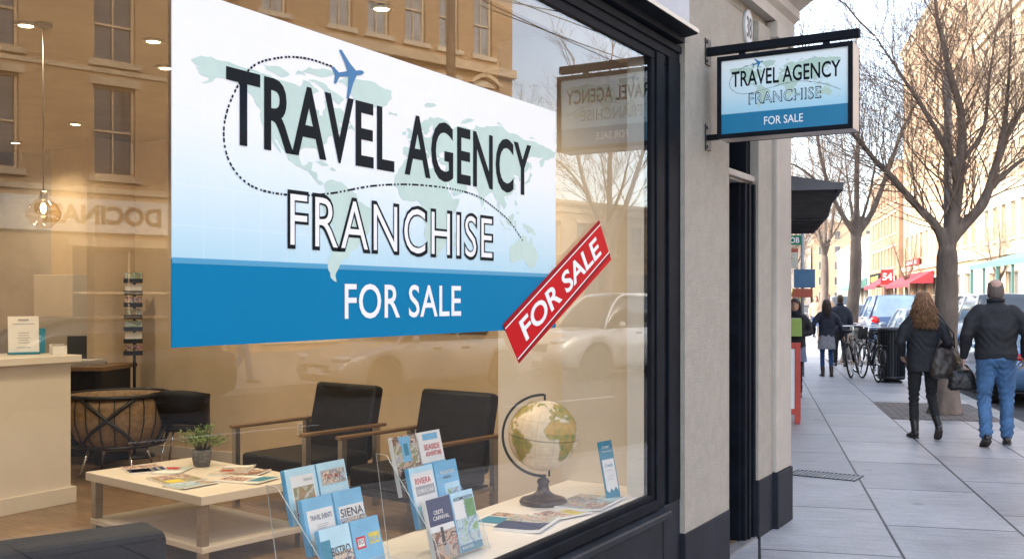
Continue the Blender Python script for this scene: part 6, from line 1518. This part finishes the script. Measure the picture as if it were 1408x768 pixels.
        ns = 760 if fine < .011 else 110
        for q in range(ns):
            a = hr.uniform(math.pi*.93, math.pi*2.07) if hr.random() < .85 else hr.uniform(math.pi*.8, math.pi*2.2)
            z0 = hr.uniform(.0, .115); rad0 = math.sqrt(max(0, 1-((z0-.02)/.115)**2)); z1 = hr.uniform(-.33, -.20) if hr.random() < .8 else hr.uniform(-.2, -.10)
            ph = hr.uniform(0, 6.28); am = hr.uniform(.008, .024); pts = []; rd = []
            spread = hr.uniform(1.25, 2.2) if fine < .011 else hr.uniform(.95, 1.35); m_ = 13
            for j in range(m_):
                ff = j/(m_-1); z = z0+(z1-z0)*ff
                g = (1.10 if fine < .011 else 1.05)+.14*ff if ff < .3 else 1.14+(spread-1)*(ff-.3)*1.1
                rx = .083*(rad0+(1-rad0)*min(1, ff*3.5))*g; ry = .103*(rad0+(1-rad0)*min(1, ff*3.5))*g
                wv_ = am*ff*math.sin(ph+ff*13); pts.append(HP(rx*math.cos(a)+wv_, -.012+ry*math.sin(a)-.02*ff+am*ff*math.cos(ph*1.7+ff*11), z)); rd.append((.0068 if fine < .011 else .0052)*(1-.5*ff))
            hb_.tube(pts, rd, 4)
        cap_ = remeshed(b, 'hair', hairm, t, .012, 1, .008, (50, 50, 8))
        o = hb_.build('lock', hairm, t); o.parent = cap_; o['kind'] = 'stuff'
    # face details
    for s in (-1, 1):
        b = MB(); b.ell(HP(s*.031, .088, .012), (.011, .006, .006), 10, 6); b.build('eye', 'eye_dark', t)
    b = MB(); b.ell(HP(0, .090, -.062), (.022, .008, .006), 10, 6); b.build('mouth', 'lip', t)
    return t
SB = SA
# the couple walking away
WLK = lambda **k: k
person('bald man in a black jacket and blue jeans walking away carrying a small black bag', (.976, 12.30, .006), SB+R(-4), 1.80, sex='m', bulk=1.17, jl=.90, tone='skin_scalp', hairm='hair_grey', hair='fringe', fine=.010, slim=1.12,
       pose=dict(kr=(.115, .07, .49), ar=(.115, .05, .09), kl=(-.11, .02, .50), al=(-.13, -.26, .125), fl=-24, sr=(.205, -.01, 1.43), sl=(-.205, -.01, 1.43), er=(.30, -.06, 1.17), wr=(.29, .06, .94), el=(-.29, -.05, 1.16), wl=(-.31, .04, .92),
                 hand_l=(Vector((-.05, .08, -1)), Vector((1, 0, 0)), Vector((0, 1, 0))), curl_l=.85))
person('woman with long wavy brown hair in a black quilted coat and black trousers walking away', (.213, 12.42, .006), SB+R(6), 1.665, sex='f', bulk=1.04, jl=.80, hairm='hair_brown', hair='long', trousers='trouser_black', shoes='shoe_black', boots=1, fine=.010, slim=.92, jacket='cloth_black',
       pose=dict(kl=(-.095, .06, .49), al=(-.09, .04, .09), kr=(.10, .03, .50), ar=(.12, -.20, .17), fr=-32, el=(-.275, -.03, 1.15), wl=(-.22, .14, 1.00), er=(.265, -.10, 1.15), wr=(.22, .10, 1.02)))
def on(base, rz, k, v):
    c, s = math.cos(rz), math.sin(rz); return (base[0]+k*(v[0]*c-v[1]*s), base[1]+k*(v[0]*s+v[1]*c), base[2]+k*v[2])
# the things the couple carry
mb_ = ((.976, 12.30, .006), SB+R(-4), 1.80/1.75)
q = on(*mb_, (-.32, .055, .56))
t = thing('hand_bag', 'small soft black bag hanging from the man\'s hand', 'bag', q, SB+R(12))
b = MB(); torso(b, [(0, 0, .0, .13, .055), (0, 0, .03, .165, .075), (0, 0, .12, .155, .072), (.0, 0, .19, .12, .05), (0, 0, .225, .10, .018)]); remeshed(b, 'body', 'bag_black', t, .009, 2, .012, (12, 12, 9), 2)
b = MB(); b.tube([(-.09, 0, .215), (-.05, .0, .27), (.0, 0, .292), (.05, 0, .27), (.09, 0, .215)], .009, 8); b.build('handle', 'bag_black', t)
wb_ = ((.213, 12.42, .006), SB+R(6), 1.665/1.75)
q = on(*wb_, (.235, -.10, .82))
t = thing('shoulder_bag', 'large brown leather shoulder bag at the woman\'s side', 'bag', q, SB+R(20))
b = MB(); torso(b, [(0, 0, -.09, .15, .05), (0, 0, -.05, .19, .085), (0, 0, .08, .185, .08), (0, 0, .19, .15, .06), (0, 0, .25, .12, .025)]); remeshed(b, 'body', 'bag_brown', t, .010, 2, .014, (10, 10, 8), 4)
b = MB(); sh = Vector(on(*wb_, (.15, -.015, 1.50)))-Vector(q); mt = Matrix.Rotation(-(SB+R(20)), 4, 'Z'); sh = mt @ sh
b.tube([(.10, .0, .235), (.06, -.05, .42), Vector(sh)+Vector((.02, -.075, -.05)), Vector(sh)+Vector((0, .0, .018)), Vector(sh)+Vector((.0, .10, -.06)), (-.02, .06, .42), (-.10, .0, .235)], .010, 8); b.build('strap', 'bag_brown', t)

person('woman with dark hair in a navy coat, grey skirt and blue jeans walking far ahead', (-2.98, 21.32, .0), SB+R(3), 1.58, sex='f', jl=.86, hairm='hair_dark', hair='long', jacket='cloth_navy', trousers='denim_dark', shoes='shoe_brown', boots=1, skirt='cloth_grey', fine=.013, slim=.82,
       pose=dict(kl=(-.09, .05, .49), al=(-.085, .02, .09), kr=(.09, .03, .5), ar=(.09, -.12, .11), fr=-14, el=(-.30, -.06, 1.15), wl=(-.27, .10, .98), er=(.29, .0, 1.15), wr=(.38, .10, .93)))
fo = (-2.40, 16.75, 0.0); fr_ = SB+R(168)
person('woman in dark leggings facing the camera holding a green folder', fo, fr_, 1.60, sex='f', jl=.84, hairm='hair_dark', hair='long', jacket='cloth_black', trousers='trouser_black', shoes='shoe_black', skirt='cloth_bluegrey', boots=1, fine=.012, slim=.74, neckscarf='cloth_navy',
       pose=dict(kl=(-.085, .05, .49), al=(-.08, .04, .09), kr=(.085, .03, .5), ar=(.085, -.10, .10), er=(.25, -.03, 1.16), wr=(.05, .19, 1.14), el=(-.25, -.03, 1.14), wl=(-.06, .19, 1.10), hand_r=(Vector((-.9, .3, .2)), Vector((0, -1, 0)), Vector((0, 0, 1))), hand_l=(Vector((.9, .2, .2)), Vector((0, -1, 0)), Vector((0, 0, 1)))))
q = on(fo, fr_, 1.6/1.75, (.0, .245, 1.08))
t = thing('folder', 'bright green folder held to the chest of the woman facing us', 'folder', q, fr_)
b = MB(); mt = Matrix.Rotation(R(-8), 4, 'X'); b.box(-.14, .14, -.008, .008, 0, .29, 0, mt); b.build('cover', 'folder_green', t, .003)
b = MB(); b.box(-.13, .13, -.004, .004, .288, .298, 0, mt); b.build('pages', 'paper_white', t)
person('dark haired man in a navy jacket partly hidden behind the shop corner', (-2.68, 16.25, 0), SB+R(150), 1.66, jacket='cloth_navy', trousers='trouser_black', hair='short', hairm='hair_dark', fine=.014)
def crowd(lab, L, T, a, H, jk, tr, hair='short', hm='hair_dark', sk=None):
    person(lab, tuple(S(L, T, 0)), SB+R(a), H, group=None, sex='f' if hair == 'long' else 'm', jacket=jk, trousers=tr, hair=hair, hairm=hm, fine=.02, skirt=sk,
           pose=dict(kl=(-.09, .10, .49), al=(-.09, .16, .09), kr=(.09, .02, .5), ar=(.09, -.2, .11), fr=-18))
crowd('person in a dark coat stepping out from behind the second tree', 1.92, 25.2, 4, 1.68, 'cloth_navy', 'trouser_black')
crowd('person in a red coat walking far along the footway', .62, 33, 2, 1.62, 'cloth_red', 'trouser_black')
crowd('person in a beige coat far beyond the parked blue car', 3.0, 46, 185, 1.8, 'cloth_beige', 'denim', 'long', 'hair_brown')
crowd('person in a blue and red top across the road past the forked tree', 13.6, 52, 190, 1.75, 'cloth_blue', 'cloth_red')
crowd('person in grey far along the footway under the bare trees', 1.3, 41, 180, 1.7, 'cloth_grey', 'denim_dark')
crowd('person in a blue jacket among the far walkers', 1.9, 55, 3, 1.75, 'cloth_blue', 'trouser_black')
crowd('person in black far down the near footway', .9, 62, 175, 1.72, 'cloth_black', 'denim_dark', 'long')
crowd('person in a beige jacket under the pink red awning', 13.5, 97, 100, 1.75, 'cloth_beige', 'denim')
crowd('person in a red jacket by the far shop fronts', 13.6, 90, 200, 1.75, 'cloth_red', 'denim_dark')
crowd('person in grey walking beside the green canopy', 13.6, 60, 5, 1.75, 'cloth_grey', 'trouser_black')
crowd('pedestrian in a white and red top across the road mirrored by the sticker', 14.2, 29, 185, 1.75, 'cloth_red', 'cloth_grey', 'long')
crowd('pedestrian in dark clothes across the road mirrored in the window', 13.8, 10.5, 20, 1.75, 'cloth_black', 'denim')

crowd('person in a pale coat far along the footway beside the kerb', 2.4, 44, 178, 1.7, 'cloth_beige', 'denim_dark', 'long', 'hair_brown')
crowd('person in an olive jacket far along the footway near the building line', .2, 50, 3, 1.74, 'cloth_olive', 'denim')
crowd('person in black and red far beyond the notice post', .1, 36, 182, 1.66, 'cloth_black', 'cloth_red')
crowd('person in grey with long hair far under the third tree', 1.5, 70, 2, 1.68, 'cloth_grey', 'denim', 'long')
crowd('person in dark blue beside the green canopy posts', 13.3, 57, 4, 1.78, 'cloth_navy', 'denim_dark')
crowd('person in white grey across the road before the brick building', 13.4, 118, 190, 1.76, 'cloth_grey', 'denim')

# far hedge and railing at the end of the street
t = thing('yellow_bush', 'yellow green bush glowing in the sun at the street end', 'bush', S(1.9, 96))
b = MB(); r3 = random.Random(8)
for k in range(900):
    v = Vector((r3.gauss(0, 1), r3.gauss(0, 1), r3.gauss(0, 1))).normalized()*r3.uniform(.4, 1); c = Vector((v.x*2.2, v.y*1.6, 1.5+v.z*1.3)); d = Vector((r3.gauss(0, 1), r3.gauss(0, 1), r3.gauss(0, 1))).normalized()*.2; e = d.orthogonal().normalized()*.12
    b.add([c, c+d+e, c+d*2, c+d-e], [(0, 1, 2, 3)])
b.build('foliage', 'far_foliage', t)
b = MB(); b.tube([(0, 0, 0), (0, 0, 1.3)], .08, 6); b.build('stem', 'bark', t)

# ------------------------------------------------------------------ light, sky, camera
SUN_EL, SKY, SUN = R(33), .88, 3.4
d = Vector((math.cos(SA), math.sin(SA), 0))*1.0+Vector((-math.sin(SA), math.cos(SA), 0))*.35; d.normalize()   # where the light travels
to_sun = Vector((-d.x*math.cos(SUN_EL), -d.y*math.cos(SUN_EL), math.sin(SUN_EL)))
l = bpy.data.lights.new('sun', 'SUN'); l.energy = SUN; l.angle = R(.5); l.color = (1, .86, .68)
o = bpy.data.objects.new('sun', l); col.objects.link(o); o.rotation_euler = to_sun.to_track_quat('Z', 'Y').to_euler()
w = bpy.data.worlds.new('World'); sc.world = w; w.use_nodes = True; nt = w.node_tree
bg = nt.nodes['Background']; sk = nt.nodes.new('ShaderNodeTexSky'); sk.sky_type = 'NISHITA'; sk.sun_disc = False
sk.sun_elevation = SUN_EL; sk.sun_rotation = math.atan2(to_sun.x, to_sun.y); sk.air_density = 1.0; sk.dust_density = 3.0; sk.ozone_density = 1.0
hs = nt.nodes.new('ShaderNodeHueSaturation'); hs.inputs['Saturation'].default_value = .62
nt.links.new(sk.outputs[0], hs.inputs['Color']); nt.links.new(hs.outputs[0], bg.inputs[0]); bg.inputs[1].default_value = SKY
cam = bpy.data.cameras.new('camera'); co_ = bpy.data.objects.new('camera', cam); col.objects.link(co_)
cam.sensor_width = 36; cam.lens = 36*1400/1408; cam.shift_y = 26/1408; cam.clip_start = .05; cam.clip_end = 2000
co_.location = CAM; co_.rotation_euler = (R(90), 0, R(30.5)); sc.camera = co_
sc.view_settings.view_transform = 'Standard'; sc.view_settings.look = 'None'; sc.view_settings.exposure = 0; sc.view_settings.gamma = 1
sc.cycles.use_denoising = True; sc.cycles.max_bounces = 8; sc.cycles.transparent_max_bounces = 16; sc.cycles.diffuse_bounces = 4; sc.cycles.glossy_bounces = 4
sc.cycles.sample_clamp_indirect = 6; sc.cycles.caustics_reflective = False; sc.cycles.caustics_refractive = False
